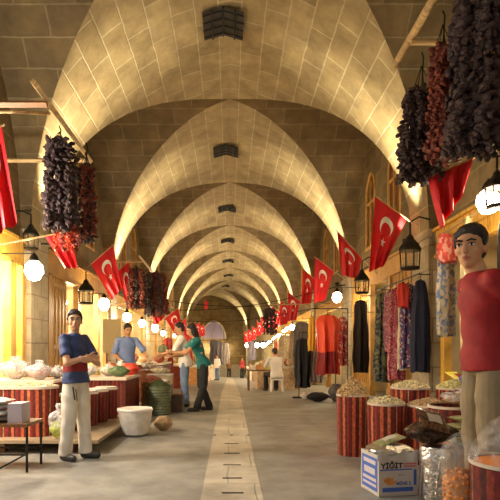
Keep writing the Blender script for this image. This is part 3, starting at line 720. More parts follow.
def garment(label, top, w, L, m, seed=0, taper=1.15, th=.07, group='hanging garments and scarves', hang=True, name='hanging_garment', cat='garment', yaw=0, wall=None, bottom=None, rod=False, s0=.6):
    """a gathered length of cloth hung from a hanger: closed folded tube"""
    top = Vector(top); t = thing(name, label, cat, top, group)
    random.seed(seed); p = [random.random()*6 for _ in range(4)]; rr = []; n = 40; K = 16
    for i in range(K+1):
        v = i/K; ww = w/2*(s0+(1-s0)*min(1, v*12)**.6)*(1+(taper-1)*v); tt = th*(.4+.6*min(1, v*5)); ring = []
        for j in range(n):
            a = 2*PI*j/n; f = 1+.45*math.sin(7*a+p[0]+v*1.5)*min(1, .3+v)+.25*math.sin(13*a+p[1])*min(1, .3+v)
            x = ww*math.cos(a)*(1+.09*math.sin(v*6+p[2])+.05*math.sin(v*17+p[3])); y = tt*math.sin(a)*f
            q = Vector((x*math.cos(yaw)-y*math.sin(yaw), x*math.sin(yaw)+y*math.cos(yaw), -L*v+.02*math.sin(3*a+p[3])*v))
            ring.append(top+q)
        rr.append(ring)
    b = MB(); b.rings(rr); b.build('cloth', m, t)
    if bottom:
        k0 = int(K*bottom[0]); b = MB(); ctr = lambda r: sum(r, Vector())/len(r)
        b.rings([[ctr(r)+(q-ctr(r))*1.06 for q in r] for r in rr[k0:]]); b.build('lower_cloth', bottom[1], t)
    if rod:
        b = MB(); b.tube([top+Vector((0, 0, .11)), Vector((math.copysign(wall_x(top.y, top.z+.12), top.x), top.y, top.z+.12))], .012, 6); b.build('rod', POLE, t)
    if hang:
        b = MB(); d = Vector((math.cos(yaw), math.sin(yaw), 0)); b.tube([top-d*w*.42+Vector((0, 0, -.05)), top+Vector((0, 0, .02)), top+d*w*.42+Vector((0, 0, -.05))], .01, 6); b.tube([top+Vector((0, 0, .02)), top+Vector((0, 0, .10)), top+Vector((.02, 0, .13))], .005, 5); b.build('hanger', IRON, t)
    return t

# --- near right: striped tubs of nuts
tub('front striped tub at the left of the right-hand nut stall', 1.32, 5.38, 0, .64, .17)
heap('nut_heap', 'tall heap of pistachios on the leftmost right-hand striped tub', 1.32, 5.38, 0.64, .165, .16, NUT, 260, .024)
tub('middle striped tub of the right-hand nut stall, topped with pale nuts', 1.58, 5.06, 0, .58, .185)
heap('nut_heap', 'flat heap of pale nuts beside the pistachio heap', 1.58, 5.06, 0.58, .175, .06, NUT2, 220, .02)
tub('wide striped tub at the right of the nut stall, behind the tied packets', 1.99, 4.98, 0, .57, .215)
heap('nut_heap', 'flat brownish heap of mixed nuts on the wide striped tub', 1.99, 4.98, 0.57, .205, .06, NUT3, 260, .018)
tub('raised striped tub at the back left, under the spread of shelled nuts', 2.06, 5.72, 0, .69, .215)
heap('nut_heap', 'spread of shelled nuts on the raised back left tub', 2.06, 5.72, .69, .205, .07, NUT2, 220, .021)
tub('raised striped tub at the back middle, beside the seed packets', 2.48, 5.50, 0, .70, .20)
heap('nut_heap', 'heap of greenish nuts on the raised middle tub', 2.48, 5.50, .70, .19, .09, mat('green_nut', (.52, .46, .2), .6, noise=.4, nscale=40), 240, .021)
tub('dark striped tub behind the stacked clear bags near the young man', 1.98, 4.45, 0, .62, .21, KILIM2)
def packet(label, p, size, rot, m, name='packet', cat='packet', group='wrapped packets', band=None):
    b = MB(); sx_, sy_, sz_ = size; N = 12
    t = thing(name, label, cat, p, group); R = Euler(rot).to_matrix(); p = Vector(p)
    def f(sgn):
        def g(u, v):
            x = (u-.5)*sx_; y = (v-.5)*sy_; q = (max(0, math.sin(u*PI))*max(0, math.sin(v*PI)))**.45
            return p+R @ Vector((x, y, sgn*sz_/2*q*(1+.12*math.sin(u*13+v*7))))
        return g
    b.grid(f(1), N, N, 0); b.grid(f(-1), N, N, 0, flip=True); b.build('wrapper', m, t)
    if band:
        b = MB(); b.grid(lambda u, v: f(1)(.25+.5*u, .3+.4*v)+R @ Vector((0, 0, .003)), 6, 6); b.build('label_patch', band, t)
    return t
YEL = mat('yellow_print', (.75, .62, .06), .4, noise=.2, nscale=20); OLIVE = mat('olive_packet', (.30, .30, .14), .35, noise=.4, nscale=30)
packet('yellow printed packet lying on the raised greenish nuts, left one', (2.66, 5.82, .80), (.20, .26, .05), (.5, 0, .5), YEL, band=REDDK)
packet('yellow printed packet lying on the raised greenish nuts, right one', (2.86, 5.80, .80), (.20, .26, .05), (.5, 0, .2), YEL, band=REDDK)
b = MB(); bagshape(b, (3.05, 6.0, .66), .4, .3, .34, 3); tag(b.build('dark_sack', BLACK), 'black cloth sack behind the yellow packets near the young man', 'sack')
b = MB(); bagshape(b, (2.45, 5.0, .72), .28, .2, .2, 5); tag(b.build('blue_bag', mat('blue_plastic', (.06, .09, .42), .35, bump=.4)), 'shiny blue bag beside the young man in red', 'bag')
b = MB(); b.box((2.98, 5.90, .33), (.56, .5, .66)); tag(b.build('crate', WOODD, smooth=False), 'dark wooden crate under the black sack and yellow packets', 'crate')
b = MB(); b.box((2.45, 5.0, .355), (.26, .3, .71)); tag(b.build('crate', WOODD, smooth=False), 'narrow dark wooden crate under the shiny blue bag', 'crate')
# clear bag draped on the dark tub
bag('wide clear bag of brown dried fruit draped over the dark striped tub', (2.06, 4.36, .62), .42, .34, .17, mat('dried_fruit', (.34, .20, .09), .5, noise=.5, nscale=30), 11, fill=.62, filmm=FILMW)
bag('crumpled shiny clear bag hanging in front of the dark striped tub', (2.08, 4.05, .40), .26, .2, .24, mat('shiny_grey', (.35, .3, .26), .3, noise=.5, nscale=20), 12, fill=.6, filmm=FILMW)
# stand under them
b = MB(); b.box((1.98, 3.93, .19), (.44, .40, .38)); tag(b.build('crate', WOODD, smooth=False), 'low dark crate under the flat clear packets at right', 'crate')
for i in range(4):
    packet(['lowest', 'second lowest', 'second highest', 'topmost'][i]+' flat olive packet of the stack beside the young man', (1.88+.02*(i % 2), 3.90, .41+.055*i), (.32, .24, .06), (0, .05*(i-1), .2*(i-1)), OLIVE, group='stack of flat olive packets')
# --- tied packets of dark dates on the foil container
b = MB(); t = thing('foil_container', 'silver foil wrapped container beside the printed carton', 'container', (1.56, 3.76, 0))
b.lathe((1.56, 3.76, 0), [(.12, 0), (.13, .1), (.125, .22), (.135, .36), (.12, .40), (.02, .41)], 24, wob=.05); b.build('foil', FOIL, t)
random.seed(3)
for i in range(6):
    a = i*1.05; b = MB()
    b.tube([(1.56+.132*math.cos(a+j*.07), 3.76+.132*math.sin(a+j*.07), .04+.3*j/4) for j in range(5)], .006, 5); b.build('fold', FOIL, t)
b = MB(); bagshape(b, (1.52, 3.80, .412), .40, .26, .16, 21); t = tag(b.build('packet_pile_sack', mat('dark_dates', (.05, .025, .015), .25, noise=.6, nscale=30, bump=.6)), 'glossy dark lump of packed dates on the foil container', 'packed dates')
packet('clear packet with a pale label tilted on top of the dark dates', (1.50, 3.70, .60), (.24, .2, .05), (.75, .25, .25), mat('date_packet', (.13, .06, .035), .25, noise=.7, nscale=40), band=CARD)
# --- printed carton
W_, D_, H_ = .325, .30, .315; bx0, by0 = 1.10, 3.83
t = thing('carton', 'white printed carton with blue side, open on top, standing on the floor at lower right', 'carton', (bx0+W_/2, by0+D_/2, 0))
b = MB(); th = .006
b.box2((bx0, by0, 0), (bx0+W_, by0+th, H_)); b.box2((bx0, by0+D_-th, 0), (bx0+W_, by0+D_, H_)); b.box2((bx0, by0+th, 0), (bx0+th, by0+D_-th, H_)); b.box2((bx0+W_-th, by0+th, 0), (bx0+W_, by0+D_-th, H_)); b.box2((bx0, by0, 0), (bx0+W_, by0+D_, th))
b.build('body', CARD, t, smooth=False)
def text(s_, size, loc, rot, m, parent, name='lettering', bold=.0, sx_=1):
    cu = bpy.data.curves.new('t', 'FONT'); cu.body = s_; cu.size = size; cu.extrude = .0006; cu.offset = bold; cu.resolution_u = 3
    o = bpy.data.objects.new('t', cu); C.objects.link(o); dg = bpy.context.evaluated_depsgraph_get(); dg.update()
    me = bpy.data.meshes.new_from_object(o.evaluated_get(dg)); bpy.data.objects.remove(o)
    M = Matrix.Translation(loc) @ Euler(rot).to_matrix().to_4x4() @ Matrix.Diagonal((sx_, 1, 1, 1)); me.transform(M)
    off = Vector((0, 0, 0)); q = parent
    while q is not None: off += q.location; q = q.parent
    me.transform(Matrix.Translation(-off)); me.materials.clear(); me.materials.append(m)
    o = bpy.data.objects.new(name, me); C.objects.link(o); o.parent = parent; return o
F = by0-.001; FR = (PI/2, 0, 0)
text('YİĞİT', .056, (bx0+.018, F, .215), FR, BLACKINK, t, bold=.0022, sx_=1.15)
b = MB(); random.seed(5)
for z in (.221, .240):
    x = bx0+.205
    while x < bx0+W_-.02:
        w = random.uniform(.006, .013); b.box2((x, F-.001, z), (min(x+w, bx0+W_-.012), F, z+.011)); x += w+.004
b.build('small_red_print', REDINK, t, smooth=False)
text('MİNE 2', .034, (bx0+.145, F, .085), FR, BLUEINK, t, bold=.0012, sx_=1.1)
b = MB(); b.box2((bx0+.01, F-.001, .198), (bx0+W_-.05, F, .208)); b.box2((bx0+.03, F-.001, .035), (bx0+W_-.04, F, .068)); b.box2((bx0+.16, F-.001, .16), (bx0+.21, F, .164)); b.box2((bx0+W_-.035, F-.001, .08), (bx0+W_-.012, F, .20)); b.build('printed_band', BLUEINK, t, smooth=False)
b = MB()
for i, a in enumerate((2.3, 1.95, 1.6, 1.1, .5)):
    c = Vector((bx0+.085, F-.001, .085)); d = Vector((math.cos(a), 0, math.sin(a)))*.075; s_ = Vector((-math.sin(a), 0, math.cos(a)))*.010
    b.poly([c, c+d*.6-s_*1.4, c+d, c+d*.6+s_*1.4])
b.build('printed_nuts', ORINK, t, smooth=False)
b = MB(); X0 = bx0-.001
b.box2((X0-.001, by0+.02, .03), (X0, by0+D_-.02, .285)); b.build('side_print', BLUEINK, t, smooth=False)
b = MB()
for (z, z2, e) in ((.23, .262, .05), (.15, .20, .06), (.06, .08, .04), (.10, .125, .04)): b.box2((X0-.002, by0+e, z), (X0-.001, by0+D_-e, z2))
b.build('side_panel_print', mat('pale_print', (.62, .56, .6), .7), t, smooth=False)
t.rotation_euler = (0, 0, .19)
# foil-lined top and goods in the open carton
b = MB(); bagshape(b, (bx0+W_/2, by0+D_/2, .27), .37, .34, .11, 31, n=30); b.build('foil_liner', FOIL, t)
b = MB(); b.grid(lambda u, v: Vector((bx0-.02+u*(W_+.04), by0-.012-.012*math.sin(u*17), H_+.03-.075*v+.012*math.sin(u*23))), 24, 5); b.build('paper_flap', CARD, t)
packet('olive green packet with white edge lying on the open carton', (bx0+.17, by0+.15, .405), (.24, .13, .035), (.1, -.25, .35), OLIVE, band=CARD)
# --- orange sweets tub and big striped tub of orange spice, with plastic domes
def dome(t, c, r, h, seed=0, m=FILM):
    b = MB(); random.seed(seed); n = 32; rr = []
    for i in range(11):
        v = i/10; q = math.cos(v*PI/2)**.55; rr.append([Vector(c)+Vector((r*max(q, .02)*(1+.04*math.sin(4*a+v*5+seed))*math.cos(a), r*max(q, .02)*(1+.04*math.sin(3*a-v*4))*math.sin(a), h*v)) for a in [2*PI*j/n for j in range(n)]])
    b.rings(rr, caps=False); b.build('plastic_dome', m, t)
def crate(label, c, s_):
    t = thing('wooden_crate', label, 'crate', (c[0], c[1], 0)); b = MB(); x, y, h = s_
    b.box((c[0], c[1], h-.01), (x, y, .02)); n = 3
    for i in range(n):
        z = .05+(h-.1)*i/(n-1)
        for sg in (-1, 1): b.box((c[0], c[1]+sg*(y/2-.008), z), (x, .014, .07)); b.box((c[0]+sg*(x/2-.008), c[1], z), (.014, y, .07))
    b.build('slats', POLE, t, smooth=False)
    for i, (a, d) in enumerate(((-1, -1), (1, -1), (1, 1), (-1, 1))):
        b = MB(); b.box((c[0]+a*(x/2-.03), c[1]+d*(y/2-.03), h/2-.01), (.03, .03, h-.02)); b.build('corner_post', POLE, t, smooth=False)
crate('wooden crate under the clear tub of orange sweets', (1.0, 2.18), (.26, .26, .36))
CL = mat('clear_plastic', (.8, .72, .6), .1, alpha=.22)
t = thing('clear_tub', 'clear plastic tub of orange sweets with a domed cover beside the striped spice tub', 'tub', (1.0, 2.18, .36))
b = MB(); b.lathe((1.0, 2.18, .362), [(.055, 0), (.066, .14), (.074, .27), (.082, .272), (.082, .285), (.073, .285)], 28, caps=False); b.build('tub_wall', CL, t)
b = MB(); b.lathe((1.0, 2.18, .363), [(.05, 0), (.062, .14), (.066, .2), (.02, .225)], 20)
random.seed(2)
for i in range(170):
    z = random.uniform(.01, .235); rr_ = .052+z*.055 if z < .2 else .064*random.random(); a = random.random()*6.28; b.ell((1.0+rr_*math.cos(a), 2.18+rr_*math.sin(a), .363+z), (.011, .011, .011), n=8, k=5)
tag(b.build('orange_sweets', mat('sweets', (.75, .26, .03), .3, noise=.3, nscale=40), t), kind='stuff')
dome(t, (1.0, 2.18, .647), .078, .115, 1, FILM)
t = thing('spice_tub', 'large striped cloth tub of orange spice under a clear dome, bottom right corner', 'tub', (1.15, 2.02, 0))
b = MB(); b.lathe((1.15, 2.02, 0), [(.150, 0), (.158, .3), (.165, .655), (.16, .665), (.145, .655), (.01, .65)], 40); b.build('striped_cloth', KILIM2, t)
b = MB(); b.lathe((1.15, 2.02, .652), [(.15, 0), (.148, .012), (.07, .022), (.01, .026)], 32)
b.build('orange_powder', ORANGE, t); dome(t, (1.15, 2.02, .667), .166, .2, 4, FILM)
b = MB(); b.lathe((1.15, 2.02, 0), [(.163, .655), (.17, .658), (.17, .672), (.163, .672)], 40, caps=False); b.build('rim', RIM, t)
# low platform the young man stands on (a raised shop step)
b = MB(); b.box2((1.16, 2.34, 0), (2.2, 3.0, .19)); tag(b.build('wooden_platform', WOODD, smooth=False), 'low wooden platform under the young man in red', 'platform')

# ------------------------------------------------------------ near left stall
t = thing('low_platform', 'long low board platform with shadow gap under the left stall', 'platform', (-2.5, 5.9, 0))
b = MB(); b.box2((-3.4, 5.36, .115), (-1.42, 7.5, .15)); b.build('board', woodmat('pale_board', (.45, .33, .2)), t, smooth=False)
for i, (x, y) in enumerate([(-3.3, 5.5), (-1.75, 5.5), (-3.3, 7.3), (-1.75, 7.3), (-2.5, 5.5)]):
    b = MB(); b.box((x, y, .0575), (.08, .08, .115)); b.build('leg', WOODD, t, smooth=False)
t = thing('draped_stall_table', 'near left stall table draped in red striped cloth', 'stall table', (-2.6, 5.8, .15))
b = MB(); x0, x1, y0, y1, zt = -3.38, -1.98, 5.56, 5.95, .70; per = []
cr = .22
for (cx_, cy_, a0) in ((x1-cr, y0+cr, -PI/2), (x1-cr, y1-cr, 0), (x0+cr, y1-cr, PI/2), (x0+cr, y0+cr, PI)):
    for i in range(9): a = a0+PI/2*i/8; per.append((cx_+cr*math.cos(a), cy_+cr*math.sin(a)))
dense = []
for i in range(len(per)):
    p, q = Vector(per[i]), Vector(per[(i+1) % len(per)]); n = max(1, int((q-p).length/.06))
    for j in range(n): dense.append(p+(q-p)*j/n)
def dr(z, k):
    return [Vector((p.x, p.y, z))+Vector((((p.x-(x0+x1)/2)/.8), ((p.y-(y0+y1)/2)/.3), 0))*(.018*k*math.sin(i*.9)) for i, p in enumerate(dense)]
b.rings([dr(.152, 1), dr(.4, .7), dr(zt-.04, .2), dr(zt, 0)], 0); b.build('drape', KILIM, t)
b = MB(); b.rings([[Vector((p.x*1.0, p.y-.006 if p.y < 5.7 else p.y, z))+Vector((.006 if p.x > -2.5 else 0, 0, 0)) for p in dense] for z in (zt-.02, zt+.012)], 0); b.build('white_edge', RIM, t)
heap('nut_heap', 'long spread of pale nuts along the near left stall front', -2.38, 5.74, .713, .36, .03, NUT2, 420, .016, sy=.42)
heap('nut_heap', 'heap of brownish nuts at the left edge of the near left stall', -3.02, 5.74, .713, .26, .05, NUT, 240, .016, sy=.5)
# second tier behind
t = thing('draped_riser', 'dark red draped riser behind the near left nut spread', 'riser', (-2.7, 6.45, .15))
b = MB(); b.box2((-3.4, 6.12, .15), (-2.17, 6.8, .74)); b.build('drape', KILIM2, t, smooth=False); b = MB(); b.box2((-3.4, 6.105, .715), (-2.155, 6.81, .745)); b.build('white_edge', RIM, t, smooth=False)
for i, (x, y, w, h, s_) in enumerate([(-3.15, 6.3, .42, .27, 1), (-2.75, 6.42, .40, .29, 2), (-2.42, 6.35, .30, .24, 3), (-2.28, 6.6, .22, .17, 4)]):
    bag('cloudy plastic bag on the left riser, '+nth(i)+' from the left', (x, y, .747), w, .36, h, mat('pale_goods_%d' % i, [(.6, .5, .5), (.62, .56, .46), (.55, .42, .4), (.66, .6, .55)][i], .6, noise=.3, nscale=20), s_+40, fill=.7, filmm=FILMW, group='cloudy bags on the left riser')
# bag of greens on the platform
bag('clear bag of yellow green vegetables on the platform beside the boy', (-1.86, 5.455, .152), .25, .13, .38, mat('greens', (.50, .55, .12), .6, noise=.5, nscale=14), 51, fill=.5, filmm=FILMW)
# metal stand with packets
t = thing('folding_stand', 'dark metal folding stand at lower left carrying packets', 'stand', (-2.15, 4.75, 0))
b = MB(); b.box((-2.18, 4.75, .43), (.66, .4, .03)); b.build('top', WOODD, t, smooth=False)
for (x, y) in ((-1.86, 4.58), (-1.86, 4.92), (-2.48, 4.58), (-2.48, 4.92)):
    b = MB(); b.tube([(x, y, .415), (x, y, 0)], .012, 8); b.build('leg', IRON, t)
b = MB(); b.tube([(-1.86, 4.58, .16), (-2.48, 4.58, .16)], .009, 6); b.tube([(-1.86, 4.92, .16), (-2.48, 4.92, .16)], .009, 6); b.tube([(-1.86, 4.58, .17), (-2.1, 4.55, .04), (-2.48, 4.53, .0)], .009, 6); b.build('brace', IRON, t)
for i, (x, y, z, w, r) in enumerate([(-2.22, 4.75, .475, .30, .1), (-2.21, 4.72, .53, .28, -.2), (-2.23, 4.76, .585, .29, .3), (-2.22, 4.74, .64, .27, 0)]):
    packet('grey wrapped packet on the folding stand, '+['lowest', 'second', 'third', 'topmost'][i]+' of the pile', (x, y, z), (w, .26, .06), (0, 0, r), mat('newsprint_%d' % i, (.30+.06*i, .28+.05*i, .24+.05*i), .6, noise=.6, nscale=24), group='grey packets on the folding stand')
b = MB(); b.box((-1.99, 4.72, .535), (.13, .2, .18)); o = tag(b.build('small_box', mat('lilac_card', (.42, .37, .42), .6), smooth=False), 'pale lilac box on the folding stand beside the grey packets', 'box')
# row of tubs behind the boy
for i in range(4):
    tub('striped tub of the row right of the boy, '+nth(i)+' from the camera', -1.92+.05*i, 6.12+.34*i, .152, .57, .165, KILIM2, group='row of striped tubs right of the boy')
    b = MB(); b.lathe((-1.92+.05*i, 6.12+.34*i, .585), [(.155, 0), (.15, .012), (.01, .018)], 20); tag(b.build('white_powder', mat('pale_powder_%d' % i, [(.7, .62, .55), (.55, .45, .4), (.62, .6, .58), (.5, .42, .36)][i], .8, noise=.4, nscale=30)), 'pale flat filling of the '+nth(i)+' tub in the row right of the boy', 'spice', 'fillings of the row of tubs', 'stuff')
# back left stall
t = thing('draped_stall_table', 'second left stall table draped in dark red cloth, in front of the blue-shirted man', 'stall table', (-2.2, 8.2, 0))
b = MB(); b.box2((-2.75, 7.75, 0), (-1.62, 8.9, .67)); b.build('drape', KILIM2, t, smooth=False); b = MB(); b.box2((-2.77, 7.73, .65), (-1.60, 8.92, .69)); b.build('white_edge', RIM, t, smooth=False)
bag('bluish clear bag heap on the second left stall, left end', (-2.35, 8.0, .692), .5, .3, .24, mat('blue_goods', (.5, .52, .58), .6, noise=.4, nscale=20), 61, fill=.7, filmm=FILMW)
bag('pale bag on the second left stall beside the dark green packs', (-2.0, 8.2, .692), .3, .3, .2, mat('pale_goods_9', (.6, .58, .45), .6, noise=.4, nscale=20), 62, fill=.7, filmm=FILMW)
b = MB(); bagshape(b, (-1.78, 8.05, .692), .36, .24, .17, 63); tag(b.build('green_packs', mat('dark_green_pack', (.07, .12, .05), .4, noise=.6, nscale=30)), 'dark green packs on the right end of the second left stall', 'packs')
t = thing('wicker_basket', 'brown wicker basket stand between the second left stall and the green drum', 'basket', (-1.5, 8.9, 0))
b = MB()
for i in range(16): b.lathe((-1.42, 9.15, .035*i), [(.19, 0), (.21, .012), (.21, .024), (.19, .036)], 24, caps=False)
b.lathe((-1.42, 9.15, 0), [(.185, 0), (.185, .56)], 20); b.build('weave', WICKER, t)
heap('spice_heap', 'reddish brown heap in the wicker basket', -1.42, 9.15, .57, .18, .08, mat('red_brown', (.26, .07, .04), .7, noise=.4, nscale=40), 120, .015, 'spice', 'heaps of spice')
for i, (x, y, w, h, cc) in enumerate([(-2.55, 8.35, .22, .22, (.10, .16, .08)), (-2.3, 8.5, .2, .26, (.6, .5, .2)), (-2.05, 8.6, .22, .2, (.5, .14, .06)), (-1.9, 8.72, .16, .24, (.62, .58, .5)), (-2.62, 7.9, .16, .16, (.55, .5, .42))]):
    b = MB(); b.lathe((x, y, .692), [(w*.42, 0), (w*.5, h*.3), (w*.48, h*.8), (w*.3, h*.9), (w*.34, h), (.01, h+.01)], 16, wob=.03); tag(b.build('goods_jar', clothm('jar%d' % i, cc)), ['dark green', 'yellowish', 'rust red', 'pale tall', 'small pale'][i]+' jar among the bags on the second left stall', 'jar', 'jars on the second left stall')
# white sack, green drum
t = thing('white_sack', 'bulging white sack on the floor between the row of tubs and the green drum', 'sack', (-1.24, 6.55, 0))
b = MB(); b.lathe((-1.24, 6.55, 0), [(.10, .0), (.155, .03), (.19, .14), (.212, .27), (.218, .33), (.19, .345), (.17, .31), (.01, .30)], 30, wob=.03); b.build('sack_cloth', mat('white_plastic_sack', (.62, .58, .52), .4, noise=.15, nscale=12, bump=.4), t)
b = MB(); b.lathe((-1.24, 6.55, 0), [(.19, .325), (.225, .325), (.232, .345), (.222, .362), (.19, .355)], 30, wob=.03); b.build('rolled_rim', mat('rim_plastic', (.75, .7, .64), .35, bump=.3), t)
b = MB(); bagshape(b, (-.93, 6.95, 0), .26, .22, .2, 71); tag(b.build('brown_paper_bag', mat('paper_bag', (.42, .28, .15), .7, noise=.3, nscale=15, bump=.5)), 'crumpled brown bag on the floor right of the white sack', 'bag')
t = thing('green_drum', 'dull green drum with ribbed side filled with dark leaves, behind the white sack', 'drum', (-1.25, 8.75, 0))
b = MB(); pr = [(.2, 0)]
for i in range(10): pr += [(.225, .02+.047*i), (.215, .045+.047*i)]
pr += [(.225, .5), (.21, .5), (.01, .47)]
b.lathe((-1.25, 8.75, 0), pr, 28); b.build('drum_side', mat('green_drum', (.14, .16, .08), .5, noise=.2, nscale=10), t)
heap('leaf_heap', 'dark green leaf heap in the green drum', -1.25, 8.75, .49, .19, .1, mat('dark_leaf', (.05, .07, .02), .7, noise=.5, nscale=40), 140, .018, 'herbs', 'heaps of spice')
for i, (x, y, sx_, sz_, c) in enumerate([(-.98, 9.15, .26, .3, (.10, .06, .04)), (-1.28, 9.72, .3, .42, (.12, .10, .08)), (-1.45, 10.4, .5, .6, (.42, .34, .18)), (-1.75, 10.9, .5, .66, (.3, .1, .05))]):
    t = thing('goods_box', ['small dark box on the floor right of the green drum', 'taller dark box behind the person in jeans', 'tan box of goods behind the green drum', 'brownish red chest beyond the blue-shirted man'][i], 'box', (x, y, 0), 'boxes beyond the green drum'); b = MB(); b.box((x, y, sz_/2), (sx_, .3, sz_)); b.build('body', clothm('box_%d' % i, c), t, smooth=False); b = MB(); b.box((x, y, sz_+.012), (sx_+.02, .32, .02)); b.build('lid', CARD if i == 2 else WOODD, t, smooth=False)
for i, (x, y, z, w, h, c) in enumerate([(-1.45, 10.35, .625, .4, .16, (.7, .55, .15)), (-1.75, 10.85, .69, .36, .2, (.65, .6, .55)), (-1.28, 9.72, .447, .25, .14, (.6, .45, .2)), (-1.2, 10.3, .0, .01, .01, (.5, .5, .5))][:3]):
    bag('small clear bag of goods beyond the green drum, '+['on the tan box', 'on the brownish red chest', 'on the taller dark box'][i], (x, y, z), w, .25, h, clothm('bagfill_%d' % i, c), 80+i, filmm=FILMW)
b = MB(); bagshape(b, (-1.72, 8.55, .692), .36, .3, .2, 64); tag(b.build('red_bag', mat('red_plastic', (.72, .06, .03), .35, bump=.3)), 'bright red plastic bag on the far end of the second left stall', 'bag')
# notice board and yellow shutter on the left
t = thing('notice_board', 'beige blank board on two legs behind the boy, near the lamp', 'board', (-2.75, 11.5, 0))
b = MB(); b.box((-2.72, 11.5, 1.44), (.40, .05, .78)); b.build('panel', mat('beige_board', (.58, .46, .22), .7), t, smooth=False)
for x in (-2.84, -2.6): b = MB(); b.box((x, 11.53, .55), (.035, .035, 1.1)); b.build('leg', WOODD, t, smooth=False)
b = MB(); b.box((-2.45, 12.2, .95), (.22, .12, 1.0)); b.box((-2.45, 12.2, .22), (.26, .2, .44)); tag(b.build('yellow_stand', mat('yellow_paint', (.85, .55, .03), .5), smooth=False), 'yellow narrow stand right of the beige board', 'stand')

# ------------------------------------------------------------ right side garments
P3 = lambda px, py, Y: at(px, py, Y)
t = thing('clothes_rail', 'dark clothes rail along the right pier holding scarves and garments', 'rail', (3.22, 9.6, 2.4)); b = MB(); b.tube([(3.22, 8.5, 2.42), (3.22, 10.9, 2.42)], .014, 8); b.tube([(3.22, 8.6, 2.42), (3.45, 8.6, 2.42)], .01, 6); b.tube([(3.22, 10.8, 2.42), (3.57, 10.8, 2.42)], .01, 6); b.build('bar', IRON, t)
patt = lambda n, c1, c2, sc=(14, 14, 14): None
def pattern(name, cols, scale=9):
    m = mat(name, cols[0], .8); nt = m.node_tree; N = nt.nodes; L = nt.links
    tc = N.new('ShaderNodeTexCoord'); v = N.new('ShaderNodeTexVoronoi'); v.inputs['Scale'].default_value = scale; L.new(tc.outputs['Object'], v.inputs['Vector'])
    s_ = N.new('ShaderNodeSeparateXYZ'); L.new(v.outputs['Color'], s_.inputs[0]); r = N.new('ShaderNodeValToRGB'); r.color_ramp.interpolation = 'CONSTANT'; e = r.color_ramp.elements
    e[0].color = (*cols[0], 1); e[1].position = 1/len(cols); e[1].color = (*cols[1], 1)
    for i, c in enumerate(cols[2:]): q = e.new((i+2)/len(cols)); q.color = (*c, 1)
    L.new(s_.outputs[0], r.inputs[0]); L.new(r.outputs[0], N['Principled BSDF'].inputs['Base Color']); return m
garment('long dark navy skirt hanging nearest the right pier', (3.24, 8.50, 2.30), .26, 1.55, mat('navy_cloth', (.006, .009, .032), .8, bump=.3), 1, 1.5, .09, yaw=.3)
garment('red and white top over a purple patterned length, beside the navy skirt', (3.20, 8.98, 2.30), .30, 1.5, pattern('purple_pattern', [(.06, .04, .14), (.4, .36, .4), (.2, .03, .07), (.07, .06, .18)], 30), 2, 1.1, .08, yaw=.2)
garment('bright red blouse at the top of the clothes rail near the lantern', (3.06, 8.84, 2.30), .24, .42, mat('red_blouse', (.62, .035, .02), .7, bump=.4), 44, 1.0, .05, yaw=.3, name='red_blouse', cat='blouse')
garment('cream scarf between the red blouse and the pink scarf', (3.22, 9.36, 2.30), .16, 1.55, clothm('cream_scarf', (.66, .58, .44)), 3, 1.0, .06, yaw=.2)
garment('pink red fringed scarf on the clothes rail', (3.22, 9.68, 2.30), .32, 1.75, pattern('pink_pattern', [(.42, .06, .10), (.5, .12, .16), (.3, .03, .06), (.55, .3, .3)], 40), 4, 1.05, .08, yaw=.2)
garment('dusty pink scarf left of the fringed one', (3.22, 10.04, 2.30), .28, 1.2, pattern('dusty_pattern', [(.38, .12, .16), (.3, .1, .15), (.5, .3, .3)], 30), 5, 1.0, .08, yaw=.2)
garment('grey green patterned dress at the far end of the clothes rail', (3.22, 10.55, 2.30), .34, 1.85, pattern('grey_pattern', [(.06, .065, .06), (.16, .17, .13), (.03, .035, .04), (.18, .20, .08)], 22), 6, 1.15, .09, yaw=.2)
garment('black gathered garment under the second right lantern', (3.02, 11.55, 2.26), .34, 1.65, mat('black_garment', (.018, .012, .01), .8, bump=.4), 7, 1.1, .1, yaw=.1, rod=True)
garment('patterned red scarves hanging beside the bright right lamp', (2.68, 11.9, 1.9), .22, 1.15, pattern('red_scarf_pattern', [(.45, .03, .03), (.6, .3, .2), (.35, .02, .03), (.2, .02, .02)], 26), 8, 1.2, .08, yaw=0, rod=True)
garment('orange red dress with darker red skirt hanging in front of the right shop', (2.03, 10.4, 1.84), .44, 1.22, mat('orange_dress', (.80, .065, .015), .6, bump=.3), 9, 1.05, .16, yaw=0, bottom=(.64, REDDK))
garment('mustard yellow cloth hanging left of the orange dress', (1.78, 10.9, 1.85), .15, .75, mat('mustard', (.75, .42, .03), .7, bump=.3), 10, 1.1, .05)
garment('long black coat on the rack behind the seated man', (1.68, 11.6, 1.38), .34, 1.12, mat('coat_black', (.010, .010, .012), .8), 11, 1.15, .12)
garment('grey garment on the rack beside the black coat', (2.02, 11.7, 1.32), .28, .95, clothm('grey_garment', (.30, .24, .21)), 12, 1.1, .1)
t = thing('garment_rack', 'dark metal garment rack by the orange dress', 'rack', (1.95, 11.2, 0))
b = MB(); b.tube([(1.6, 11.6, 1.53), (2.45, 11.6, 1.53)], .01, 8); b.tube([(1.68, 10.4, 1.98), (2.45, 10.4, 1.98)], .01, 8); b.tube([(1.7, 10.4, 1.98), (1.7, 10.95, 1.98)], .008, 6); b.tube([(2.45, 10.4, 1.5), (2.45, 11.6, 1.5)], .01, 6); b.build('bar', IRON, t)
for (x, y) in ((2.45, 11.6), (2.45, 10.4), (1.6, 11.6)): b = MB(); b.tube([(x, y, 1.98 if y < 11.5 else 1.53), (x, y, 0.02)], .011, 8); b.box((x, y, .02), (.3, .05, .04)); b.build('leg', IRON, t)
b = MB(); bagshape(b, (1.9, 10.85, 0.0), .5, .35, .2, 91); tag(b.build('dark_bundle', BLACK), 'dark bundle on the floor under the orange dress', 'bundle')
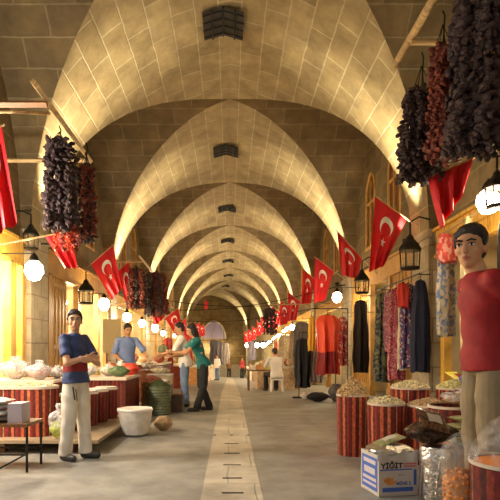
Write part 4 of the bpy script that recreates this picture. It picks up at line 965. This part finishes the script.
b = MB(); bagshape(b, (2.3, 10.8, 0.0), .35, .3, .38, 92); tag(b.build('grey_bundle', clothm('grey_bundle', (.12, .10, .09))), 'dark grey bag on the floor right of the dark bundle', 'bundle')
b = MB(); bagshape(b, (1.72, 11.35, 0.0), .26, .2, .16, 93); tag(b.build('pale_bundle', clothm('pale_bundle', (.6, .52, .45))), 'small pale bundle on the floor below the black coat', 'bundle')
# textiles by the near right shop
garment('blue and white floral cloth with a red top hanging right of the first right pier', (3.30, 7.62, 2.78), .46, 1.45, pattern('floral', [(.45, .42, .36), (.13, .18, .36), (.5, .44, .38), (.2, .24, .4), (.4, .36, .2)], 20), 13, 1.0, .05, yaw=.6, hang=True)
garment('short red patterned cloth at the top of the floral one', (3.22, 7.4, 2.84), .44, .42, pattern('redfloral', [(.6, .08, .06), (.65, .3, .26), (.5, .05, .04)], 20), 14, 1.0, .06, yaw=.6, hang=False)
garment('plain cream curtain behind the young man in red', (3.205, 6.7, 2.90), .34, 1.85, clothm('cream_curtain', (.72, .62, .36)), 15, 1.1, .07, yaw=.9, hang=False)
garment('dark cloth added as the shade of the shop interior behind the young man', (3.08, 5.35, 2.83), .9, 1.9, mat('interior_shade_cloth', (.03, .02, .015), .8, bump=.5, nscale=20), 16, 1.1, .15, yaw=.9, hang=False, rod=True)  # dark cloth added to paint in the unlit shop interior behind his head
pole([(3.02, 4.4, 2.86), (3.30, 7.9, 2.92)], .02, 'pole along the near right shop front holding curtains', POLE)

# ------------------------------------------------------------ stalls and goods further on
def stall(label, x0, x1, y0, y1, h, m, goods, side):
    z = fz((y0+y1)/2); t = thing('draped_stall_table', label, 'stall table', ((x0+x1)/2, (y0+y1)/2, z), 'far stall tables')
    b = MB(); b.box2((x0, y0, z-.05), (x1, y1, z+h)); b.build('drape', m, t, smooth=False); b = MB(); b.box2((x0-.02, y0-.02, z+h-.03), (x1+.02, y1+.02, z+h+.01)); b.build('edge_cloth', RIM, t, smooth=False)
    random.seed(int(x0*31+y0*17))
    n = 0; y = y0+.25; i = 0
    while y < y1-.15:
        x = x0+.2
        while x < x1-.1 and i < 14:
            w = random.uniform(.2, .34); hh = random.uniform(.1, .26); b = MB(); bagshape(b, (x, y, z+h+.012), w, w, hh, i*3+int(y0), n=14)
            tag(b.build('goods_bag', goods[random.randrange(len(goods))]), 'small bag of goods on the '+label.split(' stall')[0]+' stall, '+nth(i)+' counted from its near corner', 'bag', 'bags on the far stalls'); x += .42; i += 1
        y += .5
GD = [clothm('gd%d' % i, c) for i, c in enumerate([(.7, .62, .5), (.6, .3, .1), (.55, .5, .2), (.35, .08, .05), (.72, .7, .66), (.2, .22, .1), (.6, .42, .25)])]
stall('third left stall table, draped and covered with small goods', -2.9, -1.75, 12.9, 14.8, .8, KILIM2, GD, -1)
stall('fourth left stall table, draped and covered with small goods', -3.1, -1.6, 16.2, 18.6, .8, GD[3], GD, -1)
stall('fifth left stall table, draped and covered with small goods', -3.1, -1.3, 20.5, 23.5, .8, GD[1], GD, -1)
stall('sixth left stall table, draped and covered with small goods', -3.1, -1.2, 26, 30, .8, GD[6], GD, -1)
stall('seventh left stall table, draped and covered with small goods', -3.1, -1.0, 33, 37, .8, GD[0], GD, -1)
stall('first far right stall table, draped and covered with small goods', .85, 2.2, 15.6, 17.4, .72, GD[6], GD, 1)
stall('second far right stall table, draped and covered with small goods', 1.4, 3.1, 20, 23.5, .8, GD[3], GD, 1)
stall('third far right stall table, draped and covered with small goods', 1.3, 3.1, 26, 30, .8, GD[6], GD, 1)
stall('fourth far right stall table, draped and covered with small goods', 1.2, 3.1, 33, 37, .8, GD[0], GD, 1)
for i, (px, py, Y, w, L, c) in enumerate([(188, 333, 26, .5, 1.4, (.5, .05, .04)), (214, 340, 34, .6, 1.6, (.06, .05, .06)), (218, 341, 36, .7, 1.7, (.10, .08, .09)), (226, 343, 37.2, .5, 1.5, (.35, .3, .28)), (286, 335, 19.3, .6, 1.5, (.5, .4, .25)), (279, 337, 24, .5, 1.3, (.45, .12, .06)), (302, 322, 15.4, .5, 1.5, (.10, .08, .07)), (296, 330, 17.8, .5, 1.5, (.34, .24, .16)), (168, 338, 15.8, .3, 1.0, (.5, .06, .05)), (163, 345, 15.35, .3, 1.0, (.2, .22, .12)), (178, 343, 19, .4, 1.2, (.55, .4, .1)), (252, 340, 40, .7, 1.6, (.12, .1, .12))]):
    garment('hanging cloth of a far shop, '+['deep red, on the left', 'black, left of the street end', 'charcoal, at the street end', 'pale grey, at the street end', 'tan, behind the seated man', 'rust red, behind the seated man', 'dark brown, above the black coat', 'brown, left of the black coat', 'red, behind the person in white', 'olive, beyond the blue-shirted man', 'mustard, behind the bending woman', 'dark, at the far right end', 'light brown, under the half hidden flag'][i], at(px, py, Y), w, L, clothm('farcloth%d' % i, c), 30+i, 1.1, .12, yaw=.3, group='cloths hanging in the far shops', rod=True)
# kiosk-like goods before the end wall
for i, (x, w, h, c) in enumerate([(-2.9, 1.5, 1.3, (.55, .36, .12)), (-1.2, 1.4, 1.0, (.5, .3, .12)), (.5, 1.2, 1.5, (.7, .66, .55)), (2.0, 1.3, 1.2, (.6, .55, .45))]):
    Yk = 50.5; c0 = warp((x, Yk, fz(Yk))); t = thing('market_stand', 'small market stand before the end wall, '+nth(i)+' from the left', 'stand', c0, 'stands before the end wall')
    b = MB(); b.box(c0+Vector((0, 0, h/2)), (w, .8, h), (0, 0, BA)); b.build('counter', clothm('st%d' % i, c), t, smooth=False)
    b = MB(); b.box(c0+Vector((0, 0, h+.9)), (w*1.05, 1.0, .06), (0, 0, BA)); 
    for s_ in (-1, 1): b.box(c0+Vector((s_*w*.45*math.cos(BA), s_*w*.45*math.sin(BA), h+.45)), (.06, .06, .9))
    b.build('canopy', WOOD, t, smooth=False)
# wires over the street with a small red tag
for i, (p, q) in enumerate([(at(160, 292, 15), at(262, 300, 20)), (at(176, 308, 18), at(318, 285, 15)), (at(186, 318, 22), at(305, 306, 18)), (at(404, 60, 5.6), at(404, 92, 5.6))][:3]):
    p = Vector((-3.4, p.y, p.z)); q = Vector((3.4, q.y, q.z)); b = MB(); b.tube([p+(q-p)*j/12-Vector((0, 0, .35*math.sin(PI*j/12))) for j in range(13)], .012, 5)
    tag(b.build('overhead_wire', IRON), ['nearest', 'middle', 'farthest'][i]+' dark wire sagging across the vault', 'wire')
b = MB(); b.box(at(206, 305, 18.5), (.12, .02, .3)); b.tube([at(206, 305, 18.5), at(206, 305, 18.5)+Vector((0, 0, .45))], .006, 4); tag(b.build('hanging_pennant', RED), 'tiny red pennant hanging from the middle wire', 'pennant')

# ------------------------------------------------------------ people
def rotz(a): return Matrix.Rotation(a, 3, 'Z')
def hand(b, w, d, side, s, curl=.5, up=None, e=1.0):
    """palm + five fingers from wrist w along d; side = direction of the thumb"""
    w = Vector(w); d = Vector(d).normalized(); side = (Vector(side)-d*Vector(side).dot(d)).normalized(); nrm = d.cross(side).normalized()
    pc = w+d*.045*s
    Rm = Matrix((side, d, nrm)).transposed()
    b.ell(pc, (.040*s, .052*s, .017*s), Rm)
    for i, L in enumerate((.070, .078, .072, .058)):
        base = w+d*.082*s+side*(.028-.019*i)*s; m1 = base+(d*math.cos(curl*.5)+nrm*math.sin(curl*.5))*L*.5*s; m2 = m1+(d*math.cos(curl*1.5)+nrm*math.sin(curl*1.5))*L*.5*s
        b.chain([w+d*.045*s+side*(.02-.014*i)*s, base, m1, m2], [.011*s*e, .0098*s*e, .009*s*e, .0075*s*e], n=8)
    b.chain([w+d*.02*s+side*.025*s, w+d*.05*s+side*.052*s, w+d*.082*s+side*.06*s+nrm*.012*s], [.014*s, .011*s, .009*s], n=8)

def person(label, loc, yaw, H, J=None, lean=0, hyaw=0, hpitch=0, top=None, bottom=None, shoes=None, hair=HAIR, skin=SKIN, hs=1.0, sleeve=.5, female=False, longhair=False, vox=.008, hem=.80, stripe=None, side_lean=0, neckline=None, hb=1.0, bulk=1.0, legw=1.0, fem_hair=None, sl=1.0):
    s = H/1.7; J = J or {}
    Rl = Matrix.Rotation(lean, 3, 'X') @ Matrix.Rotation(side_lean, 3, 'Y')      # lean forward (towards -y)
    pel = Vector((0, 0, .93))*s
    def U(p): return pel+Rl @ (Vector(p)*s-pel)
    sh = {q: U((q*.165*bulk, 0, 1.37)) for q in (-1, 1)}
    el = {q: Vector(J[('el', q)])*s if ('el', q) in J else U((q*.215, .02, 1.10)) for q in (-1, 1)}
    wr = {q: Vector(J[('wr', q)])*s if ('wr', q) in J else U((q*.225, -.05, .86)) for q in (-1, 1)}
    hip = {q: Vector((q*.088*min(1, bulk), 0, .90))*s for q in (-1, 1)}
    kn = {q: Vector(J.get(('kn', q), (q*.10, -.01, .49)))*s for q in (-1, 1)}
    an = {q: Vector(J.get(('an', q), (q*.10, .02, .085)))*s for q in (-1, 1)}
    if J.get('pel'):
        dp = Vector(J['pel'])*s-pel; sh = {q: v+dp for q, v in sh.items()}; hip = {q: v+dp for q, v in hip.items()}
        oldU = U; U = lambda p: oldU(p)+dp
    toe = {q: an[q]+rotz(J.get(('ty', q), 0)) @ Vector((q*.01, -.15, -.05))*s for q in (-1, 1)}
    nk0 = U((0, .01, 1.38)); hc = U((0, -.012-J.get('hf', 0), 1.575))+Vector((0, 0, (hs-1)*.1))
    # head keeps its own direction
    Rh = rotz(hyaw) @ Matrix.Rotation(hpitch, 3, 'X')
    k = s*hs
    def Hd(p): return hc+Rh @ (Vector(p)*k)
    b = MB()
    b.ell(Hd((0, .014, .022)), (.073*k, .092*k, .098*k), Rh); b.ell(Hd((0, -.020, -.045)), (.056*k, .066*k, .072*k), Rh); b.ell(Hd((0, -.055, -.088)), (.026*k, .026*k, .022*k), Rh)
    b.ell(Hd((0, -.058, .0)), (.055*k, .030*k, .055*k), Rh)
    for q in (-1, 1):
        b.ell(Hd((q*.040, -.055, -.025)), (.022*k, .024*k, .024*k), Rh); b.ell(Hd((q*.075, .012, -.012)), (.010*k, .020*k, .032*k), Rh)
        b.ell(Hd((q*.03, -.078, .028)), (.026*k, .012*k, .009*k), Rh)
    b.capsule(Hd((0, -.086, .012)), Hd((0, -.106, -.026)), .009*k, .013*k, 10); b.ell(Hd((0, -.098, -.030)), (.018*k, .012*k, .009*k), Rh); b.ell(Hd((0, -.084, -.056)), (.024*k, .012*k, .012*k), Rh)
    b.chain([nk0, hc+Rh @ Vector((0, .012, -.07))*k], [.060*s, .054*s])
    for z, rx, ry in ((.92, .120, .085), (1.02, .115, .085), (1.12, .128, .09), (1.24, .145, .10), (1.33, .14, .088)): b.ell(U((0, 0, z)), (rx*s*bulk, ry*s, .10*s))
    b.capsule(U((-.13, 0, 1.36)), U((.13, 0, 1.36)), .055*s, .055*s)
    for q in (-1, 1):
        b.chain([sh[q], el[q], wr[q]], [.052*s, .038*s, .026*s]); d = (wr[q]-el[q]).normalized()
        tdir = Vector(J.get(('th', q), (0, -1, .3))); hand(b, wr[q], Vector(J.get(('hd', q), d)), tdir, s, J.get(('cu', q), .5), e=1.0)
        b.chain([hip[q], kn[q], an[q]], [.062*s, .052*s, .038*s]); b.capsule(an[q]+Vector((0, .02*s, -.04*s)), toe[q], .036*s, .030*s)
    root = b.blob('person', skin, None, vox, 3, .5)
    tag(root, label, 'person')
    # ---- face
    for q in (-1, 1):
        e = MB(); e.ell(Hd((q*.031, -.0835, .006)), (.0155*k, .008*k, .0070*k), Rh, n=12, k=8); eo = e.build('eye', EYEW, root)
        e = MB(); e.ell(Hd((q*.031, -.0895, .006)), (.0068*k, .004*k, .0068*k), Rh, n=10, k=6); e.build('pupil', EYED, eo)
        e = MB(); e.chain([Hd((q*.012, -.096, .027)), Hd((q*.032, -.097, .033)), Hd((q*.052, -.082, .026))], [.0042*k, .005*k, .003*k], n=8); e.build('eyebrow', BROW, root)
        e = MB(); e.chain([Hd((q*.016, -.090, .0115)), Hd((q*.031, -.0915, .0150)), Hd((q*.047, -.083, .0105))], [.0022*k, .003*k, .002*k], n=6); e.build('eyelid', BROW, root)
    l = MB(); l.chain([Hd((-.022, -.084, -.058)), Hd((0, -.0955, -.054)), Hd((.022, -.084, -.058))], [.002*k, .0055*k, .002*k], n=8); l.chain([Hd((-.018, -.085, -.061)), Hd((0, -.0945, -.064)), Hd((.018, -.085, -.061))], [.002*k, .006*k, .002*k], n=8); l.build('lips', LIP, root)
    # ---- hair
    h = MB()
    h.ell(Hd((0, .030, .045)), (.083*k, .090*k, .088*k), Rh); h.ell(Hd((0, .055, .0)), (.074*k, .066*k, .085*k), Rh)
    h.ell(Hd((0, -.010, .090)), (.064*k, .052*k, .032*k), Rh)
    for i in range(9): a = -1+.25*i; h.ell(Hd((.062*a, -.036-.022*(1-a*a), .080-.014*abs(a)+.004*(i % 2))), (.014*k, .015*k, .020*k), Rh, n=8, k=6)
    for q in (-1, 1): h.ell(Hd((q*.073, -.004, .028)), (.012*k, .024*k, .034*k), Rh)
    if longhair:
        h.ell(Hd((0, .06, -.06)), (.085*k, .06*k, .13*k), Rh); h.ell(Hd((0, .06, -.15)), (.07*k, .04*k, .10*k), Rh)
        for q in (-1, 1): h.ell(Hd((q*.078, .01, -.05)), (.02*k, .05*k, .10*k), Rh)
    h.blob('hair', hair, root, max(.006, vox*.8), 2, .4)
    # ---- trousers
    t = MB(); lw = legw
    for q in (-1, 1):
        hp = hip[q]
        end = an[q]+(kn[q]-an[q]).normalized()*.0
        ps = [hp, hp.lerp(kn[q], .5), kn[q], kn[q].lerp(end, .5), end+Vector((0, .0, -.025*s))]
        t.tube(ps, [.088*s*min(1, bulk), .088*s*lw, .076*s*lw, .068*s*lw, .072*s*lw], 16)
    pc = (hip[1]+hip[-1])/2
    t.ell(pc+Vector((0, .01, .03))*s, (.150*s, .108*s, .11*s)); t.ell(U((0, 0, .98)), (.130*s, .095*s, .07*s))
    def wr_(co):
        f = .004*math.sin(co.z*38+co.x*55)*(1 if co.z < .75*s else .3)
        return co+Vector((f, f*.6, 0))
    t.blob('trousers', bottom, root, vox, 3, .5, wr_)
    # ---- top
    t = MB(); hb_ = hb; fb = (1+1/bulk)/2 if bulk < 1 else 1
    prof_ = [(hem, .182*fb, .138), (.92, .176*fb, .134), (1.02, .158*hb_, .116), (1.12, .152*hb_, .106), (1.24, .170, .112), (1.33, .168, .10), (1.40, .115, .078), (1.435, .070, .066)] if not female else [(hem, .180, .145), (.92, .172, .136), (1.03, .122, .09), (1.12, .126, .095), (1.24, .142, .115), (1.33, .140, .092), (1.385, .10, .074), (1.41, .072, .064)]
    t.rings([[U((rx*bulk*math.cos(a), ry*math.sin(a), z)) for a in [2*PI*j/28 for j in range(28)]] for z, rx, ry in prof_])
    for q in (-1, 1):
        t.capsule(U((0, 0, 1.35)), sh[q]+U((0, 0, 0))*0, .068*s, .058*s)
        if sleeve <= .5: ps = [sh[q], sh[q].lerp(el[q], sleeve*2)]; t.tube([sh[q], sh[q].lerp(el[q], sleeve), sh[q].lerp(el[q], sleeve*2)], [.060*s*sl, .062*s*sl, .063*s*sl], 16); t.capsule(sh[q], sh[q].lerp(el[q], .2), .060*s*sl, .06*s*sl)
        else:
            t.chain([sh[q], el[q]], [.066*s, .054*s]); f = (sleeve-.5)*2; t.tube([el[q], el[q].lerp(wr[q], f)], [.052*s, .042*s], 16)
    t.ell(pc+Vector((0, .005, .03))*s, (.172*s*min(1, bulk), .132*s, .07*s))
    def wf(co):
        f = .005*math.sin(co.z*45+co.x*20+co.y*30); return co+Vector((f*.5, f, 0))
    tp = t.blob('shirt', top, root, vox, 3, .5, wf)
    if stripe:
        for (z0_, z1_, mm, nm) in stripe:
            st = MB(); zz = [z0_+(z1_-z0_)*i/3 for i in range(4)]
            def w_at(z):
                for i in range(len(prof_)-1):
                    if prof_[i][0] <= z <= prof_[i+1][0]:
                        f = (z-prof_[i][0])/(prof_[i+1][0]-prof_[i][0]); return (prof_[i][1]*(1-f)+prof_[i+1][1]*f, prof_[i][2]*(1-f)+prof_[i+1][2]*f)
                return prof_[0][1:]
            st.rings([[U(((w_at(z)[0]+.009)*bulk*math.cos(a), (w_at(z)[1]+.009)*math.sin(a), z)) for a in [2*PI*j/28 for j in range(28)]] for z in zz], caps=False); st.build(nm, mm, root)
    c = MB()
    c.tube([U((.062*math.cos(a), -.004+.062*math.sin(a), 1.425-.012*math.sin(-a))) for a in [2*PI*j/20 for j in range(21)]], .008*s, 6); c.build('collar', top if not neckline else neckline, root)
    # ---- shoes
    for q in (-1, 1):
        t = MB(); t.capsule(an[q]+Vector((0, .025, -.045))*s, toe[q]+Vector((0, 0, .005))*s, .044*s, .038*s); t.capsule(an[q]+Vector((0, .02, -.01))*s, an[q]+Vector((0, -.03, -.045))*s, .045*s, .04*s)
        fl = min(an[q].z-.083*s, 99)
        def fz_(co, fl=fl): return Vector((co.x, co.y, max(co.z, fl)))
        t.blob('shoe', shoes or SHOE, root, .009, 2, .5, fz_)
    root.location = loc; root.rotation_euler = (0, 0, yaw)
    return root

# young man in red (faces left, a little towards the camera)
r = person('young man in a plain red T-shirt and khaki trousers standing at the right edge', (1.375, 2.68, .19), math.radians(-92), 1.60,
       {'hf': .02, ('el', 1): (.20, .20, 1.12), ('wr', 1): (.18, .30, .90), ('el', -1): (-.19, .20, 1.12), ('wr', -1): (-.12, .26, .90)}, .09, math.radians(50), math.radians(6),
       SHIRT_RED, KHAKI, SHOE, hs=1.06, sleeve=.42, hem=.88, vox=.0065, bulk=1.0, legw=1.08)
# boy with crossed arms, body facing right, head to the camera
r = person('boy in a navy and red T-shirt and cream trousers standing with folded arms', (-1.58, 5.12, 0), math.radians(58), 1.53,
       {('el', 1): (.235, -.10, 1.09), ('wr', 1): (.02, -.24, 1.13), ('el', -1): (-.225, -.12, 1.10), ('wr', -1): (.0, -.21, 1.17), ('hd', 1): (-1, .15, .1), ('hd', -1): (1, .15, -.1), ('th', 1): (0, -.2, 1), ('th', -1): (0, -.2, 1), ('cu', 1): .5,
        ('an', -1): (-.10, .06, .085), ('an', 1): (.11, -.04, .085), ('ty', 1): .3}, -.05, math.radians(-38), math.radians(2),
       NAVY, CREAM, SHOE, hs=1.05, sleeve=.36, hem=.87, vox=.0075, stripe=[(1.00, 1.10, REDDK, 'red_stripe')], legw=1.08, skin=SKIN2, bulk=.88)
# printed motif and dark pocket piping on the trousers
bpy.context.view_layer.update()
tr = [o for o in r.children if o.name.startswith('trousers')][0]
def decal(name, quads, m, Y):
    Mi = tr.matrix_world.inverted(); o0 = Mi @ cam.location; mb = MB()
    for qd in quads:
        pts = []
        for (px, py) in qd:
            dr_ = (Mi @ at(px, py, Y)-o0).normalized(); ok, loc, nn, _ = tr.ray_cast(o0, dr_)
            if ok: pts.append(loc+nn*.003)
        if len(pts) >= 3: mb.poly(pts)
    if mb.f: mb.build(name, m, tr, smooth=False, local=True)
decal('motif', [[(73, 435), (75.5, 434), (75, 437), (73.5, 438)], [(76, 437), (78, 436), (79, 440), (77, 441)], [(72.5, 439), (75, 438.5), (74.5, 441), (73, 441.5)], [(75, 441), (77.5, 442), (76, 443.5)]], BLACKINK, 5.1)
decal('pocket_piping', [[(72, 387), (73.5, 387), (75.5, 400), (74, 400)], [(75, 389), (76, 389), (77.5, 401), (76.5, 401)]], BLACKINK, 5.1)
# blue shirted man behind the stall
person('man in a light blue shirt leaning over the second left stall', (-2.02, 9.75, 0), math.radians(30), 1.64,
       {('el', 1): (.30, -.22, 1.12), ('wr', 1): (.30, -.42, .98), ('el', -1): (-.27, -.05, 1.08), ('wr', -1): (-.2, -.3, .95)}, .12, math.radians(0), math.radians(18), LBLUE, BLACK, SHOE, sleeve=.5, vox=.011, bulk=1.1)
# shopper in white shirt and jeans
person('shopper in a white shirt and blue jeans turned away beside the bending woman', (-.90, 9.95, 0), math.radians(-80), 1.68,
       {('el', 1): (.24, -.22, 1.12), ('wr', 1): (.18, -.46, 1.05), ('el', -1): (-.24, -.2, 1.12), ('wr', -1): (-.15, -.44, 1.02)}, .16, 0, math.radians(15), SWHITE, DENIM, SHOE, sleeve=.6, vox=.011)
# bending woman
person('woman in a teal top and black trousers leaning forward over goods', (-.50, 9.2, 0), math.radians(-72), 1.64,
       {('el', 1): (.22, -.38, 1.10), ('wr', 1): (.17, -.60, 1.12), ('el', -1): (-.22, -.36, 1.06), ('wr', -1): (-.12, -.58, 1.04), ('an', 1): (.08, -.14, .085), ('an', -1): (-.09, .16, .085)}, .34, 0, math.radians(22), TEAL, BLACK, SHOE, sleeve=.3, female=True, longhair=True, vox=.010, hem=.84)
# seated man
seat = .42
Ym = 13.9; zf = fz(Ym)
person('man in a white shirt sitting with his back to the camera', (1.30, Ym, zf), math.radians(200), 1.62,
       {'pel': (0, 0, .52), ('kn', 1): (.17, -.42, .50), ('kn', -1): (-.17, -.42, .50), ('an', 1): (.16, -.40, .085), ('an', -1): (-.16, -.38, .085), ('el', 1): (.27, -.22, .74), ('wr', 1): (.17, -.44, .72), ('el', -1): (-.27, -.2, .74), ('wr', -1): (-.15, -.44, .70)}, .22, 0, math.radians(14), SWHITE, BLACK, SHOE, sleeve=.8, vox=.011, bulk=1.15)
t = thing('stool', 'white low stool under the seated man', 'stool', (1.30, Ym+.0, zf))
b = MB(); b.box((1.30, Ym, zf+.345), (.36, .34, .04)); b.build('seat', WHITE, t, smooth=False)
for (x, y) in ((-1, -1), (1, -1), (1, 1), (-1, 1)): b = MB(); b.tube([(1.30+x*.14, Ym+y*.13, zf+.33), (1.30+x*.165, Ym+y*.155, zf)], .022, 8); b.build('leg', WHITE, t)
# small table of goods before him
t = thing('low_goods_table', 'low table of small goods in front of the seated man', 'table', (.95, Ym+1.0, fz(Ym+1.0)))
zf2 = fz(Ym+1.0); b = MB(); b.box((.95, Ym+1.0, zf2+.6), (.9, .6, .04)); b.build('top', WOODD, t, smooth=False)
for (x, y) in ((-1, -1), (1, -1), (1, 1), (-1, 1)): b = MB(); b.box((.95+x*.4, Ym+1.0+y*.26, zf2+.29), (.05, .05, .58)); b.build('leg', WOODD, t, smooth=False)
for i, (x, w, h) in enumerate([(.65, .2, .1), (.88, .22, .14), (1.12, .2, .12), (1.3, .16, .18)]):
    b = MB(); b.box((x, Ym+.95, zf2+.622+h/2), (w, .3, h)); tag(b.build('goods_carton', GD[i], smooth=False), 'small carton on the low table before the seated man, '+nth(i)+' from the left', 'carton', 'cartons on the low table')
# distant passers-by
Yf = 47; c0 = warp((.1, Yf, fz(Yf)))
person('distant person in dark clothes standing near the street end', at(229, 350, 44.5).xy.to_3d()+Vector((0, 0, fz(44.5))), 0, 1.66, None, top=WOODD, bottom=BLACK, vox=.02, sleeve=.8)
person('distant person in a dark red top near the far right stalls', Vector((.95, 39.5, fz(39.5))), .6, 1.66, None, top=REDDK, bottom=BLACK, vox=.02, sleeve=.8)
person('distant person in white near the far left stalls', Vector((-.8, 31.2, fz(31.2))), -.6, 1.6, None, top=WHITE, bottom=DENIM, vox=.02, sleeve=.8)
